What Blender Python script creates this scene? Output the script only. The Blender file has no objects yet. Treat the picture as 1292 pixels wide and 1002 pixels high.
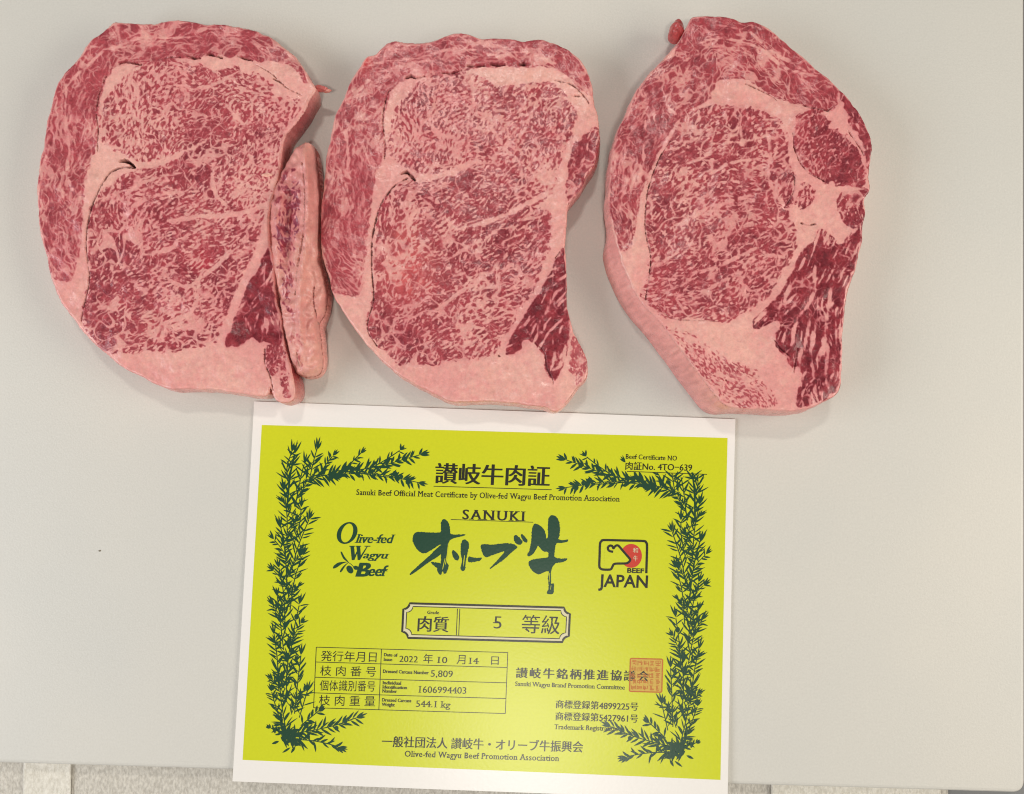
import bpy, bmesh, math
import numpy as np
from mathutils import Vector

# ------------------------------------------------------------------ camera, world, lamps
scene = bpy.context.scene
COL = scene.collection
PXM = 0.210 / 615.0            # metres per photo pixel on the board
FOC = 950.0                    # focal length in photo pixels (phone main lens)
CW, CH = 1292.0, 1002.0
TILT = math.radians(3.4)
CAMH = FOC * PXM
cam_d = bpy.data.cameras.new('camera')
cam = bpy.data.objects.new('camera', cam_d); COL.objects.link(cam)
cam_d.sensor_fit = 'HORIZONTAL'; cam_d.sensor_width = 36.0
cam_d.lens = FOC / CW * 36.0
cam_d.clip_start = 0.01; cam_d.clip_end = 20
cam.location = (0, 0, CAMH); cam.rotation_euler = (TILT, 0, 0)
scene.camera = cam
scene.cycles.filter_width = 1.1

w = bpy.data.worlds.new('World'); scene.world = w; w.use_nodes = True
bg = w.node_tree.nodes['Background']
bg.inputs[0].default_value = (1.0, 0.965, 0.91, 1); bg.inputs[1].default_value = 0.13

def lamp(name, loc, size, power, color, target=(0, 0.03, 0)):
    d = bpy.data.lights.new(name, 'AREA'); d.shape = 'RECTANGLE'
    d.size, d.size_y = size; d.energy = power; d.color = color
    o = bpy.data.objects.new(name, d); COL.objects.link(o); o.location = loc
    o.rotation_euler = (Vector(target) - Vector(loc)).to_track_quat('-Z', 'Y').to_euler()
    return o
lamp('ceiling_lamp_front', (0.045, -0.80, 1.95), (0.26, 0.14), 9.8, (1.0, 0.95, 0.86))
lamp('ceiling_lamp_back', (-0.05, 0.88, 1.35), (0.16, 0.10), 4.2, (1.0, 0.95, 0.87))
lamp('added_fill_left', (-1.05, -0.20, 0.60), (0.9, 0.5), 8.6, (0.95, 0.97, 1.0))  # added low side fill: brightens board edges, leaves gaps between steaks darker
lamp('added_fill_right', (1.05, -0.08, 0.60), (0.9, 0.5), 8.6, (1.0, 0.95, 0.84))  # its added counterpart on the right, shading the gaps from the other side

vs = scene.view_settings
vs.view_transform = 'Standard'; vs.look = 'None'; vs.exposure = 0.0; vs.gamma = 1.0
vs.use_curve_mapping = False

# ------------------------------------------------------------------ helpers
CT, ST = math.cos(TILT), math.sin(TILT)
def unproj(px, py, z):
    """photo pixel(s) -> world point(s) on the horizontal plane at height z"""
    px = np.asarray(px, float); py = np.asarray(py, float)
    dx = (px - CW / 2) / FOC; dy = -(py - CH / 2) / FOC; dz = -1.0
    wx = dx; wy = dy * CT - dz * ST; wz = dy * ST + dz * CT
    t = (z - CAMH) / wz
    return wx * t, wy * t

def new_obj(name, me, mats, parent=None):
    o = bpy.data.objects.new(name, me); COL.objects.link(o)
    for m in (mats if isinstance(mats, (list, tuple)) else [mats]): me.materials.append(m)
    if parent is not None: o.parent = parent
    return o
def tag(o, label, cat, group=None):
    o['label'] = label; o['category'] = cat
    if group: o['group'] = group
    return o
def empty(name, loc):
    o = bpy.data.objects.new(name, None); COL.objects.link(o)
    o.location = loc; o.empty_display_size = 0.02
    return o

def catmull(P, n=6, closed=True):
    P = np.asarray(P, float)
    if closed: Q = np.vstack([P[-1:], P, P[:2]])
    else: Q = np.vstack([2 * P[:1] - P[1:2], P, 2 * P[-1:] - P[-2:-1]])
    out = []
    m = len(P) if closed else len(P) - 1
    t = np.linspace(0, 1, n, endpoint=False)[:, None]
    for i in range(m):
        a, b, c, d = Q[i], Q[i + 1], Q[i + 2], Q[i + 3]
        out.append(0.5 * (2 * b + (c - a) * t + (2 * a - 5 * b + 4 * c - d) * t**2 + (3 * b - a - 3 * c + d) * t**3))
    R = np.vstack(out)
    return R if closed else np.vstack([R, P[-1:]])

def resample(P, step, closed=True):
    P = np.asarray(P, float)
    if closed: P = np.vstack([P, P[:1]])
    s = np.r_[0, np.cumsum(np.hypot(*np.diff(P, axis=0).T))]
    n = max(8, int(s[-1] / step))
    q = np.linspace(0, s[-1], n, endpoint=not closed)
    return np.c_[np.interp(q, s, P[:, 0]), np.interp(q, s, P[:, 1])]

def sdf_poly(P, X, Y):
    """signed distance, positive inside"""
    d2 = np.full(X.shape, 1e12); ins = np.zeros(X.shape, bool)
    n = len(P)
    for i in range(n):
        ax, ay = P[i]; bx, by = P[(i + 1) % n]
        ex, ey = bx - ax, by - ay
        wx, wy = X - ax, Y - ay
        t = np.clip((wx * ex + wy * ey) / (ex * ex + ey * ey + 1e-12), 0, 1)
        d2 = np.minimum(d2, (wx - ex * t)**2 + (wy - ey * t)**2)
        c = (ay > Y) != (by > Y)
        if ay != by:
            ins ^= c & (X < ax + (Y - ay) * ex / ey)
    d = np.sqrt(d2)
    return np.where(ins, d, -d)

def dist_line(P, X, Y):
    """distance to an open polyline whose points are (x, y, width); also the width there"""
    best = np.full(X.shape, 1e9); wid = np.zeros(X.shape)
    for i in range(len(P) - 1):
        ax, ay, aw = P[i]; bx, by, bw = P[i + 1]
        ex, ey = bx - ax, by - ay
        t = np.clip(((X - ax) * ex + (Y - ay) * ey) / (ex * ex + ey * ey + 1e-12), 0, 1)
        d = np.hypot(X - ax - ex * t, Y - ay - ey * t)
        m = d < best
        best = np.where(m, d, best); wid = np.where(m, aw + (bw - aw) * t, wid)
    return best, wid

def sstep(a, b, x):
    t = np.clip((x - a) / (b - a), 0, 1)
    return t * t * (3 - 2 * t)

def upsample(A, shape):
    h, w_ = A.shape
    yi = np.linspace(0, h - 1, shape[0]); xi = np.linspace(0, w_ - 1, shape[1])
    y0 = np.clip(yi.astype(int), 0, h - 2); x0 = np.clip(xi.astype(int), 0, w_ - 2)
    fy = (yi - y0)[:, None]; fx = (xi - x0)[None]
    a = A[y0][:, x0]; b = A[y0][:, x0 + 1]; c = A[y0 + 1][:, x0]; d = A[y0 + 1][:, x0 + 1]
    return (a * (1 - fx) + b * fx) * (1 - fy) + (c * (1 - fx) + d * fx) * fy

def lin(r, g, b):
    f = lambda c: ((c / 255 + 0.055) / 1.055)**2.4 if c > 10 else c / 255 / 12.92
    return np.array([f(r), f(g), f(b)])

# ------------------------------------------------------------------ materials
def principled(name, color, rough=0.5, spec=0.5):
    m = bpy.data.materials.new(name); m.use_nodes = True
    b = m.node_tree.nodes['Principled BSDF']
    b.inputs['Base Color'].default_value = (*color, 1)
    b.inputs['Roughness'].default_value = rough
    b.inputs['Specular IOR Level'].default_value = spec
    return m, m.node_tree, b

def node(nt, kind, **kw):
    n = nt.nodes.new(kind)
    for k, v in kw.items():
        if k in n.inputs: n.inputs[k].default_value = v
        else: setattr(n, k, v)
    return n

def meat_material(name='meat', r0=0.10, r1=0.48):
    m, nt, b = principled(name, (0.5, 0.2, 0.2), 0.46, 0.42)
    at = node(nt, 'ShaderNodeAttribute', attribute_name='tint')
    tc = node(nt, 'ShaderNodeTexCoord')
    n1 = node(nt, 'ShaderNodeTexNoise', Scale=1500.0, Detail=3.0)
    mr = node(nt, 'ShaderNodeMapRange'); mr.inputs['To Min'].default_value = 0.86; mr.inputs['To Max'].default_value = 1.14
    mx = node(nt, 'ShaderNodeMix', data_type='RGBA', blend_type='MULTIPLY'); mx.inputs[0].default_value = 1
    L = nt.links.new
    L(tc.outputs['Object'], n1.inputs['Vector']); L(n1.outputs['Fac'], mr.inputs['Value'])
    L(at.outputs['Color'], mx.inputs[6]); L(mr.outputs[0], mx.inputs[7])
    L(mx.outputs[2], b.inputs['Base Color'])
    n2 = node(nt, 'ShaderNodeTexNoise', Scale=420.0, Detail=4.0)
    r2 = node(nt, 'ShaderNodeMapRange'); r2.inputs['To Min'].default_value = r0; r2.inputs['To Max'].default_value = r1
    L(tc.outputs['Object'], n2.inputs['Vector']); L(n2.outputs['Fac'], r2.inputs['Value']); L(r2.outputs[0], b.inputs['Roughness'])
    n4 = node(nt, 'ShaderNodeTexNoise', Scale=330.0, Detail=3.0)
    L(tc.outputs['Object'], n4.inputs['Vector'])
    bp0 = node(nt, 'ShaderNodeBump', Strength=0.34, Distance=0.0007)
    L(n4.outputs['Fac'], bp0.inputs['Height'])
    bp = node(nt, 'ShaderNodeBump', Strength=0.22, Distance=0.0004)
    L(n1.outputs['Fac'], bp.inputs['Height']); L(bp0.outputs[0], bp.inputs['Normal']); L(bp.outputs[0], b.inputs['Normal'])
    b.inputs['Subsurface Weight'].default_value = 0.10
    b.inputs['Subsurface Radius'].default_value = (1.0, 0.35, 0.25)
    b.inputs['Subsurface Scale'].default_value = 0.0006
    return m
MEAT = meat_material(); WETFAT = meat_material('moist_fat', 0.18, 0.45)

def board_material():
    m, nt, b = principled('board_plastic', (0.7, 0.68, 0.63), 0.4, 0.4)
    L = nt.links.new
    tc = node(nt, 'ShaderNodeTexCoord')
    n1 = node(nt, 'ShaderNodeTexNoise', Scale=7.0, Detail=3.0)
    cr = node(nt, 'ShaderNodeValToRGB')
    cr.color_ramp.elements[0].position = 0.3; cr.color_ramp.elements[0].color = (0.645, 0.632, 0.590, 1)
    cr.color_ramp.elements[1].position = 0.7; cr.color_ramp.elements[1].color = (0.705, 0.673, 0.612, 1)
    L(tc.outputs['Object'], n1.inputs['Vector']); L(n1.outputs['Fac'], cr.inputs[0])
    # fine mottled grain of the moulded plastic
    n2 = node(nt, 'ShaderNodeTexNoise', Scale=1100.0, Detail=4.0, Roughness=0.7)
    mr = node(nt, 'ShaderNodeMapRange'); mr.inputs['To Min'].default_value = 0.90; mr.inputs['To Max'].default_value = 1.10
    L(tc.outputs['Object'], n2.inputs['Vector']); L(n2.outputs['Fac'], mr.inputs['Value'])
    mx = node(nt, 'ShaderNodeMix', data_type='RGBA', blend_type='MULTIPLY'); mx.inputs[0].default_value = 1
    L(cr.outputs[0], mx.inputs[6]); L(mr.outputs[0], mx.inputs[7])
    # faint knife scratches
    mp = node(nt, 'ShaderNodeMapping'); mp.inputs['Scale'].default_value = (9, 130, 1); mp.inputs['Rotation'].default_value = (0, 0, 0.5)
    n3 = node(nt, 'ShaderNodeTexNoise', Scale=6.0, Detail=2.0)
    L(tc.outputs['Object'], mp.inputs[0]); L(mp.outputs[0], n3.inputs['Vector'])
    s3 = node(nt, 'ShaderNodeMapRange'); s3.inputs['From Min'].default_value = 0.70; s3.inputs['From Max'].default_value = 0.78
    s3.inputs['To Min'].default_value = 1.0; s3.inputs['To Max'].default_value = 0.965
    L(n3.outputs['Fac'], s3.inputs['Value'])
    mx2 = node(nt, 'ShaderNodeMix', data_type='RGBA', blend_type='MULTIPLY'); mx2.inputs[0].default_value = 1
    L(mx.outputs[2], mx2.inputs[6]); L(s3.outputs[0], mx2.inputs[7])
    L(mx2.outputs[2], b.inputs['Base Color'])
    bp = node(nt, 'ShaderNodeBump', Strength=0.35, Distance=0.0003)
    L(n2.outputs['Fac'], bp.inputs['Height']); L(bp.outputs[0], b.inputs['Normal'])
    return m

def towel_material(name, c0, c1):
    m, nt, b = principled(name, c0, 0.9, 0.1)
    L = nt.links.new
    tc = node(nt, 'ShaderNodeTexCoord')
    mp = node(nt, 'ShaderNodeMapping'); mp.inputs['Scale'].default_value = (1.6, 0.8, 1)
    n1 = node(nt, 'ShaderNodeTexNoise', Scale=620.0, Detail=4.0, Roughness=0.6)
    L(tc.outputs['Object'], mp.inputs[0]); L(mp.outputs[0], n1.inputs['Vector'])
    cr = node(nt, 'ShaderNodeValToRGB')
    cr.color_ramp.elements[0].position = 0.36; cr.color_ramp.elements[0].color = (*c0, 1)
    cr.color_ramp.elements[1].position = 0.64; cr.color_ramp.elements[1].color = (*c1, 1)
    L(n1.outputs['Fac'], cr.inputs[0]); L(cr.outputs[0], b.inputs['Base Color'])
    bp = node(nt, 'ShaderNodeBump', Strength=0.7, Distance=0.0008)
    L(n1.outputs['Fac'], bp.inputs['Height']); L(bp.outputs[0], b.inputs['Normal'])
    return m

def print_material(name, color, rough=0.34, spec=0.5, var=0.05):
    m, nt, b = principled(name, color, rough, spec)
    L = nt.links.new
    tc = node(nt, 'ShaderNodeTexCoord')
    n1 = node(nt, 'ShaderNodeTexNoise', Scale=900.0, Detail=3.0)
    mr = node(nt, 'ShaderNodeMapRange'); mr.inputs['To Min'].default_value = 1 - var; mr.inputs['To Max'].default_value = 1 + var
    mx = node(nt, 'ShaderNodeMix', data_type='RGBA', blend_type='MULTIPLY'); mx.inputs[0].default_value = 1
    mx.inputs[6].default_value = (*color, 1)
    L(tc.outputs['Object'], n1.inputs['Vector']); L(n1.outputs['Fac'], mr.inputs['Value'])
    L(mr.outputs[0], mx.inputs[7]); L(mx.outputs[2], b.inputs['Base Color'])
    bp = node(nt, 'ShaderNodeBump', Strength=0.13, Distance=0.0002)
    L(n1.outputs['Fac'], bp.inputs['Height']); L(bp.outputs[0], b.inputs['Normal'])
    return m
M_PAPER = print_material('card_paper', (0.90, 0.86, 0.82), 0.30, 0.45, 0.02)
M_LIME = print_material('lime_print', (0.645, 0.68, 0.016), 0.30, 0.45, 0.05)
M_BLACK = print_material('black_print', (0.022, 0.022, 0.014), 0.30, 0.42)
M_BRUSH = print_material('deep_green_print', (0.012, 0.060, 0.032), 0.30, 0.42)
M_OLIVE = print_material('olive_green_print', (0.014, 0.060, 0.030), 0.30, 0.42)
M_RED = print_material('red_print', (0.60, 0.040, 0.020), 0.36, 0.5)
M_SEAL = print_material('seal_ink', (0.56, 0.17, 0.035), 0.42, 0.4, 0.15)
M_SEALBG = print_material('seal_wash', (0.64, 0.42, 0.08), 0.40, 0.4, 0.15)
M_CREAM = print_material('cream_print', (0.72, 0.66, 0.42), 0.36, 0.5)

# ------------------------------------------------------------------ the setting
TABLE_Z = -0.014
def slab(name, corners_px, z_top, thick, mat, radius_px=(0, 0, 0, 0), bevel=0.0015):
    """flat slab whose top outline is traced at its own height, corners rounded"""
    P = np.array(corners_px, float); out = []
    n = len(P)
    for i in range(n):
        r = radius_px[i]
        if r <= 0: out.append(P[i]); continue
        a = P[i - 1] - P[i]; b = P[(i + 1) % n] - P[i]
        a = a / np.hypot(*a) * r; b = b / np.hypot(*b) * r
        for t in np.linspace(0, 1, 9):
            out.append((1 - t)**2 * (P[i] + a) + 2 * t * (1 - t) * P[i] + t * t * (P[i] + b))
    out = np.array(out)
    x, y = unproj(out[:, 0], out[:, 1], z_top)
    bm = bmesh.new()
    top = [bm.verts.new((a, b, z_top)) for a, b in zip(x, y)]
    f = bm.faces.new(top)
    if f.normal.z < 0: f.normal_flip()
    f.normal_update()
    if f.normal.z < 0: f.normal_flip()
    r = bmesh.ops.extrude_face_region(bm, geom=[f])
    nv = [v for v in r['geom'] if isinstance(v, bmesh.types.BMVert)]
    for v in nv: v.co.z = z_top
    for v in top: v.co.z = z_top - thick
    bmesh.ops.recalc_face_normals(bm, faces=bm.faces[:])
    if bevel:
        ed = [e for e in bm.edges if all(v.co.z > z_top - 1e-7 for v in e.verts)]
        bmesh.ops.bevel(bm, geom=ed, offset=bevel, segments=3, affect='EDGES', profile=0.5)
    me = bpy.data.meshes.new(name); bm.to_mesh(me); bm.free()
    return new_obj(name, me, mat)

board = slab('cutting_board', [(-90, -80), (1293, -80), (1294, 1001.5), (-90, 961)], 0.0, 0.0135,
             board_material(), (0, 14, 16, 0), 0.0018)
tag(board, 'large off-white plastic cutting board under the steaks and the card', 'cutting board')
M_TABLE, _, _ = principled('table_steel', (0.20, 0.20, 0.20), 0.45, 0.5)
tb = slab('table', [(-400, -300), (1700, -300), (1700, 1400), (-400, 1400)], TABLE_Z, 0.02, M_TABLE, bevel=0)
tb['kind'] = 'structure'

def sheet(name, corners_px, z, mat, seed, amp=0.0006, nx=120, ny=24):
    """thin crumpled paper sheet"""
    rs = np.random.RandomState(seed)
    (a, b, c, d) = [np.array(p, float) for p in corners_px]
    u, v = np.meshgrid(np.linspace(0, 1, nx), np.linspace(0, 1, ny))
    P = (a * (1 - u)[..., None] + b * u[..., None]) * (1 - v)[..., None] + (d * (1 - u)[..., None] + c * u[..., None]) * v[..., None]
    x, y = unproj(P[..., 0], P[..., 1], z)
    zz = np.zeros(x.shape)
    for k in range(7):
        f = rs.uniform(30, 160); an = rs.uniform(0, math.pi); ph = rs.uniform(0, 6.28)
        zz += np.sin((x * math.cos(an) + y * math.sin(an)) * f + ph) / 7
    zz = z + 0.0003 + (zz + 1) * 0.5 * amp
    y = y + 0.0006 * np.sin(x * 75 + seed)*(1-v)
    co = np.stack([x, y, zz], -1).reshape(-1, 3)
    idx = np.arange(nx * ny).reshape(ny, nx)
    f = np.stack([idx[:-1, :-1], idx[1:, :-1], idx[1:, 1:], idx[:-1, 1:]], -1).reshape(-1, 4)
    me = bpy.data.meshes.new(name); me.from_pydata(co.tolist(), [], f.tolist())
    me.polygons.foreach_set('use_smooth', [True] * len(me.polygons))
    o = new_obj(name, me, mat)
    so = o.modifiers.new('thickness', 'SOLIDIFY'); so.thickness = 0.00015; so.offset = 1
    return o
M_TOWEL = towel_material('paper_towel_grey', (0.50, 0.465, 0.41), (0.72, 0.68, 0.61))
M_TOWEL2 = towel_material('paper_towel_pale', (0.66, 0.62, 0.54), (0.84, 0.80, 0.72))
t0 = sheet('paper_towel', [(-140, 900), (1195, 900), (1195, 1120), (-140, 1120)], TABLE_Z, M_TOWEL, 3)
tag(t0, 'wide grey textured paper towel spread along the front edge of the board', 'paper towel')
t1 = sheet('paper_towel', [(32, 920), (92, 920), (88, 1110), (27, 1110)], TABLE_Z + 0.0012, M_TOWEL2, 8, 0.0004, 30, 30)
tag(t1, 'narrow pale strip of paper towel at the lower left corner', 'paper towel')
t2 = sheet('paper_towel', [(972, 930), (1186, 930), (1186, 1110), (972, 1110)], TABLE_Z + 0.0012, M_TOWEL2, 11, 0.0004, 60, 30)
tag(t2, 'pale paper towel sheet right of the card below the board edge', 'paper towel')

# ------------------------------------------------------------------ meat builder
FAT_A, FAT_B = lin(231, 160, 154), lin(237, 178, 166)
def build_meat(name, label, group, outline, thick, regions, thetas, veins, gaps, seed,
               res=0.8, round_px=3.6, base_grow=None, origin=None, hump=None, parts_default='fat', rim=2.0,
               fat_a=FAT_A, fat_b=FAT_B, patches=(), bumps=(), rough_edge=0.9, wall_fat=0.30, mat=None, wall_patch=()):
    rs = np.random.RandomState(seed); mat = mat or MEAT
    O = resample(catmull(outline, 8), 1.2)
    # slightly ragged knife-cut outline
    k = len(O); jit = np.zeros(k)
    for wl, am in ((40, 0.8), (17, 0.35), (7, 0.15)):
        z = rs.randn(k); fr = np.fft.rfftfreq(k, 1.2); jit += am * rough_edge * np.fft.irfft(np.fft.rfft(z) * np.exp(-((fr - 1 / wl) * wl)**2 * 4), k) * 2.0
    tn = np.roll(O, -1, 0) - np.roll(O, 1, 0); tn /= np.hypot(*tn.T)[:, None]
    nr = np.c_[tn[:, 1], -tn[:, 0]]
    area = 0.5 * np.sum(O[:, 0] * np.roll(O[:, 1], -1) - np.roll(O[:, 0], -1) * O[:, 1])
    if area < 0: nr = -nr                      # outward
    O = O + nr * jit[:, None]
    x0, y0 = O.min(0) - 4; x1, y1 = O.max(0) + 4
    W = int((x1 - x0) / res) // 2 * 2; H = int((y1 - y0) / res) // 2 * 2
    xs = x0 + np.arange(W) * res; ys = y0 + np.arange(H) * res
    X, Y = np.meshgrid(xs, ys)
    cx = np.linspace(xs[0], xs[-1], W // 4); cy = np.linspace(ys[0], ys[-1], H // 4)
    XC, YC = np.meshgrid(cx, cy)
    fy = np.fft.fftfreq(H, res)[:, None]; fx = np.fft.rfftfreq(W, res)[None]
    FR = np.hypot(fx, fy)
    def noise(wl):
        n = np.fft.irfft2(np.fft.rfft2(rs.randn(H, W)) * np.exp(-(FR * wl)**2 * 1.2), (H, W))
        return (n - n.mean()) / n.std()
    def blur(A, s):
        return np.fft.irfft2(np.fft.rfft2(A) * np.exp(-2 * (math.pi * FR * s)**2), (H, W))
    SD = sdf_poly(O[::2], XC, YC)
    gy, gx = np.gradient(SD)
    sd = upsample(SD, (H, W))
    # fibre direction: scattered angles, tangential to the outline where a region asks for it
    T = np.array(thetas, float)
    c2 = np.zeros(XC.shape); s2 = np.zeros(XC.shape)
    for tx, ty, a in T:
        wgt = 1 / ((XC - tx)**2 + (YC - ty)**2 + 300)**1.5
        c2 += wgt * math.cos(2 * math.radians(a)); s2 += wgt * math.sin(2 * math.radians(a))
    th_i = 0.5 * np.arctan2(s2, c2)
    th_t = np.arctan2(gx, gy)                  # tangent of the outline (y down)
    tang = np.zeros(XC.shape); wlm = np.zeros(XC.shape)
    reg = []
    for r in regions:
        S = sdf_poly(catmull(r['poly'], 3), XC, YC)
        if r.get('tang'): tang = np.maximum(tang, sstep(-4, 4, S))
        if r.get('fine'): wlm = np.maximum(wlm, sstep(-2, 2, S) * r['fine'])
        reg.append(upsample(S, (H, W)) + r.get('grow', 0.0))
    c2 = np.cos(2 * th_i) * (1 - tang) + np.cos(2 * th_t) * tang
    s2 = np.sin(2 * th_i) * (1 - tang) + np.sin(2 * th_t) * tang
    TH = upsample(0.5 * np.arctan2(s2, c2), (H, W))   # for the voronoi metric
    C2 = upsample(c2, (H, W)); S2 = upsample(s2, (H, W))
    wob = 0.5 * noise(26)
    thf = 0.5 * np.arctan2(S2, C2) + wob * 0.5
    WLM = upsample(wlm, (H, W))
    # worm-like marbling: repeated oriented band-pass filtering with a soft limit
    K = 8
    angs = np.arange(K) * math.pi / K
    wk = [np.maximum(0, np.cos(thf - a))**0 * np.maximum(0, np.cos(2 * (thf - a)))**4 for a in angs]
    tot = sum(wk); wk = [q / tot for q in wk]
    def worms(wl, aniso, iters, bw):
        u = rs.randn(H, W)
        kern = []
        for a in angs:
            # direction along the fibre: (cos a, -sin a) in image coordinates
            fp = fx * math.cos(a) - fy * math.sin(a); fo = fx * math.sin(a) + fy * math.cos(a)
            rr = np.sqrt((fp * aniso)**2 + fo**2)
            kern.append(np.exp(-((rr - 1 / wl) * wl / bw)**2))
        for it in range(iters):
            F = np.fft.rfft2(u); r_ = np.zeros((H, W))
            for q, kk in zip(wk, kern): r_ += q * np.fft.irfft2(F * kk, (H, W))
            r_ /= r_.std()
            u = np.tanh(1.1 * r_ + 0.12)
        return r_
    A = worms(4.9, 2.1, 2, 0.62); B = worms(3.6, 2.2, 1, 0.6); Cc = worms(9.0, 2.4, 2, 0.6)
    Wm = (A + 0.30 * B) * (1 - WLM) + B * WLM
    mixc = sstep(0.2, 1.2, noise(24)) * 0.6
    Wm = Wm * (1 - 0.35 * mixc) + Cc * 0.42 * mixc
    # fibre bundles: jittered-grid Voronoi cells stretched along the fibres, at three scales
    tg = upsample(tang, (H, W)); ct, st = np.cos(thf), np.sin(thf)
    def cells(c, reach, warp, wwl, base, extra):
        GX = int((x1 - x0) / c) + 2 * reach + 4; GY = int((y1 - y0) / c) + 2 * reach + 4
        jx = rs.rand(GY, GX); jy = rs.rand(GY, GX)
        xx = X + warp * noise(wwl); yy = Y + warp * noise(wwl)
        gi = np.floor((xx - x0) / c).astype(int); gj = np.floor((yy - y0) / c).astype(int)
        f1 = np.full((H, W), 1e9); f2 = np.full((H, W), 1e9)
        stretch = base + extra * tg
        for a in range(-reach, reach + 1):
            for b in range(-reach, reach + 1):
                ii_ = np.clip(gi + a + reach + 1, 0, GX - 1); jj_ = np.clip(gj + b + reach + 1, 0, GY - 1)
                dx = xx - (x0 + (gi + a + jx[jj_, ii_]) * c); dy = yy - (y0 + (gj + b + jy[jj_, ii_]) * c)
                d = np.hypot((dx * ct - dy * st) / stretch, dx * st + dy * ct)
                f2 = np.minimum(f2, np.maximum(f1, d)); f1 = np.minimum(f1, d)
        return 0.5 * (f2 - f1)
    V1 = cells(4.9, 3, 1.1, 7, 2.4, 0.9); V2 = cells(12.0, 2, 2.0, 14, 2.1, 0.9); V3 = cells(30.0, 2, 5.0, 26, 1.7, 1.2)
    fineV = (V1 - 0.86) / 0.70
    D = worms(4.3, 4.2, 2, 0.55); E = worms(12.0, 4.5, 2, 0.55); G = worms(5.6, 9.0, 2, 0.5)
    Wm = 0.62 * Wm + 0.60 * fineV + 0.05
    Wm = Wm * (1 - 0.78 * tg) + (0.45 * D + 0.60 * G) * tg
    s2w = np.clip(0.15 + 0.5 * noise(26), 0, 1.4); s3w = np.clip(0.35 + 0.65 * noise(34), 0, 1.9)
    low = noise(38); low2 = noise(90); fine = noise(3.0); mid = noise(9)
    jb = noise(11) * 1.5 + noise(4.5) * 0.6
    lean = np.zeros((H, W)); tone = np.zeros((H, W)); pale = np.zeros((H, W)); label_map = np.zeros((H, W), np.int32)
    inside = np.clip(sd - rim - noise(20) * 1.0, -10, 10)
    for i, r in enumerate(regions):
        S = np.minimum(reg[i] + jb * r.get('jit', 1.0), inside + r.get('over', 0.0))
        M = sstep(-0.9, 0.9, S)
        bias = r['bias'] + r.get('more', 0.0) + 0.13 * low + 0.10 * low2
        for (bx_, by_, br_, bv_) in r.get('spots', ()):
            bias = bias + bv_ * np.exp(-((X - bx_)**2 + (Y - by_)**2) / (2 * br_**2))
        soft = r.get('soft', 0.34); sk = r.get('streak', 0.0)
        Wr = Wm * (1 - sk) + (G if r.get('long') else D) * sk
        bias = bias + r.get('band', 0.0) * E
        l = sstep(-soft, soft, Wr + bias)
        VD = np.minimum(V2 - s2w, V3 - s3w * r.get('v3', 1.0))      # negative inside a fat thread
        sm = sstep(-0.45, 0.75, VD + 0.5 * (1 - r.get('seam', 1.0)) + 0.18 * fine)
        l = l * (1 - r.get('ring', 0.14) * sstep(0.75, 1.7, Wr + bias))
        l = l * (1 - r.get('seamk', 0.92) * (1 - sm))
        l = l * r.get('amt', 0.95) + r.get('floor', 0.0) * M * sm
        l = np.clip(l, 0, 1) * M
        lean = np.maximum(lean, l)
        tone = np.where(M > 0.5, r.get('dark', 0.3), tone); pale = np.where(M > 0.5, r.get('pale', 0.0), pale)
        label_map = np.where(reg[i] > 0, i + 1, label_map)
    # drawn fat seams
    for v in veins:
        P = np.array(v, float)
        d, wd = dist_line(np.c_[catmull(P[:, :2], 5, False), np.interp(np.linspace(0, len(P) - 1, (len(P) - 1) * 5 + 1), np.arange(len(P)), P[:, 2])], XC, YC)
        S = upsample(wd * 0.30 + 0.45 - d, (H, W)) + jb * 0.42 * np.minimum(1, upsample(wd, (H, W)) / 4)
        lean *= 1 - 0.96 * sstep(-0.8, 0.8, S)
    gap = np.zeros((H, W)); gdep = np.zeros((H, W))
    for g in gaps:
        P = np.array(g['p'], float)
        PP = np.c_[catmull(P[:, :2], 5, False), np.interp(np.linspace(0, len(P) - 1, (len(P) - 1) * 5 + 1), np.arange(len(P)), P[:, 2])]
        bx0, by0 = PP[:, :2].min(0) - 12; bx1, by1 = PP[:, :2].max(0) + 12
        i0, i1 = np.searchsorted(xs, [bx0, bx1]); j0, j1 = np.searchsorted(ys, [by0, by1])
        sl = (slice(j0, j1), slice(i0, i1))
        d, wd = dist_line(PP, X[sl], Y[sl])
        q = sstep(-0.7, 0.7, wd * (0.36 + 0.07 * mid[sl]) - d + fine[sl] * 0.25)
        vary = np.clip(0.78 + 0.25 * mid[sl], 0.25, 1)
        gap[sl] = np.maximum(gap[sl], q * g.get('k', 0.9) * vary); gdep[sl] = np.maximum(gdep[sl], q * g.get('depth', 0.0013) * vary)
    lean = lean * (1 - gap)
    # colours
    bl = blur(lean, 5.0)
    t = np.clip(0.5 + 0.35 * low2 + 0.18 * mid, 0, 1)[..., None]
    fat = fat_a * (1 - t) + fat_b * t
    fat = fat * (1 - bl[..., None] * np.array([0.11, 0.38, 0.25]))
    mem = np.exp(-(noise(16) / 0.07)**2) * sstep(0.2, 1.2, noise(40))     # thin membrane creases
    fat = fat * (1 + 0.03 * noise(6)[..., None] + 0.02 * fine[..., None]) * (1 - mem[..., None] * np.array([0.07, 0.17, 0.13]))
    wax = sstep(0.8, 1.8, noise(13))[..., None]
    fat = fat * (1 - 0.16 * wax) + lin(240, 186, 172) * 0.16 * wax
    redc, drk, plc = lin(158, 56, 65), lin(112, 34, 44), lin(188, 88, 94)
    kk = np.clip(tone + 0.16 * low + 0.20 * mid + (-0.2) * sstep(0.3, 1.4, Wm), 0, 1)[..., None]
    lc = redc * (1 - kk) + drk * kk
    lc = lc * (1 - pale[..., None]) + plc * pale[..., None]
    lc = lc * (1 + 0.10 * fine[..., None])
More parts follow.
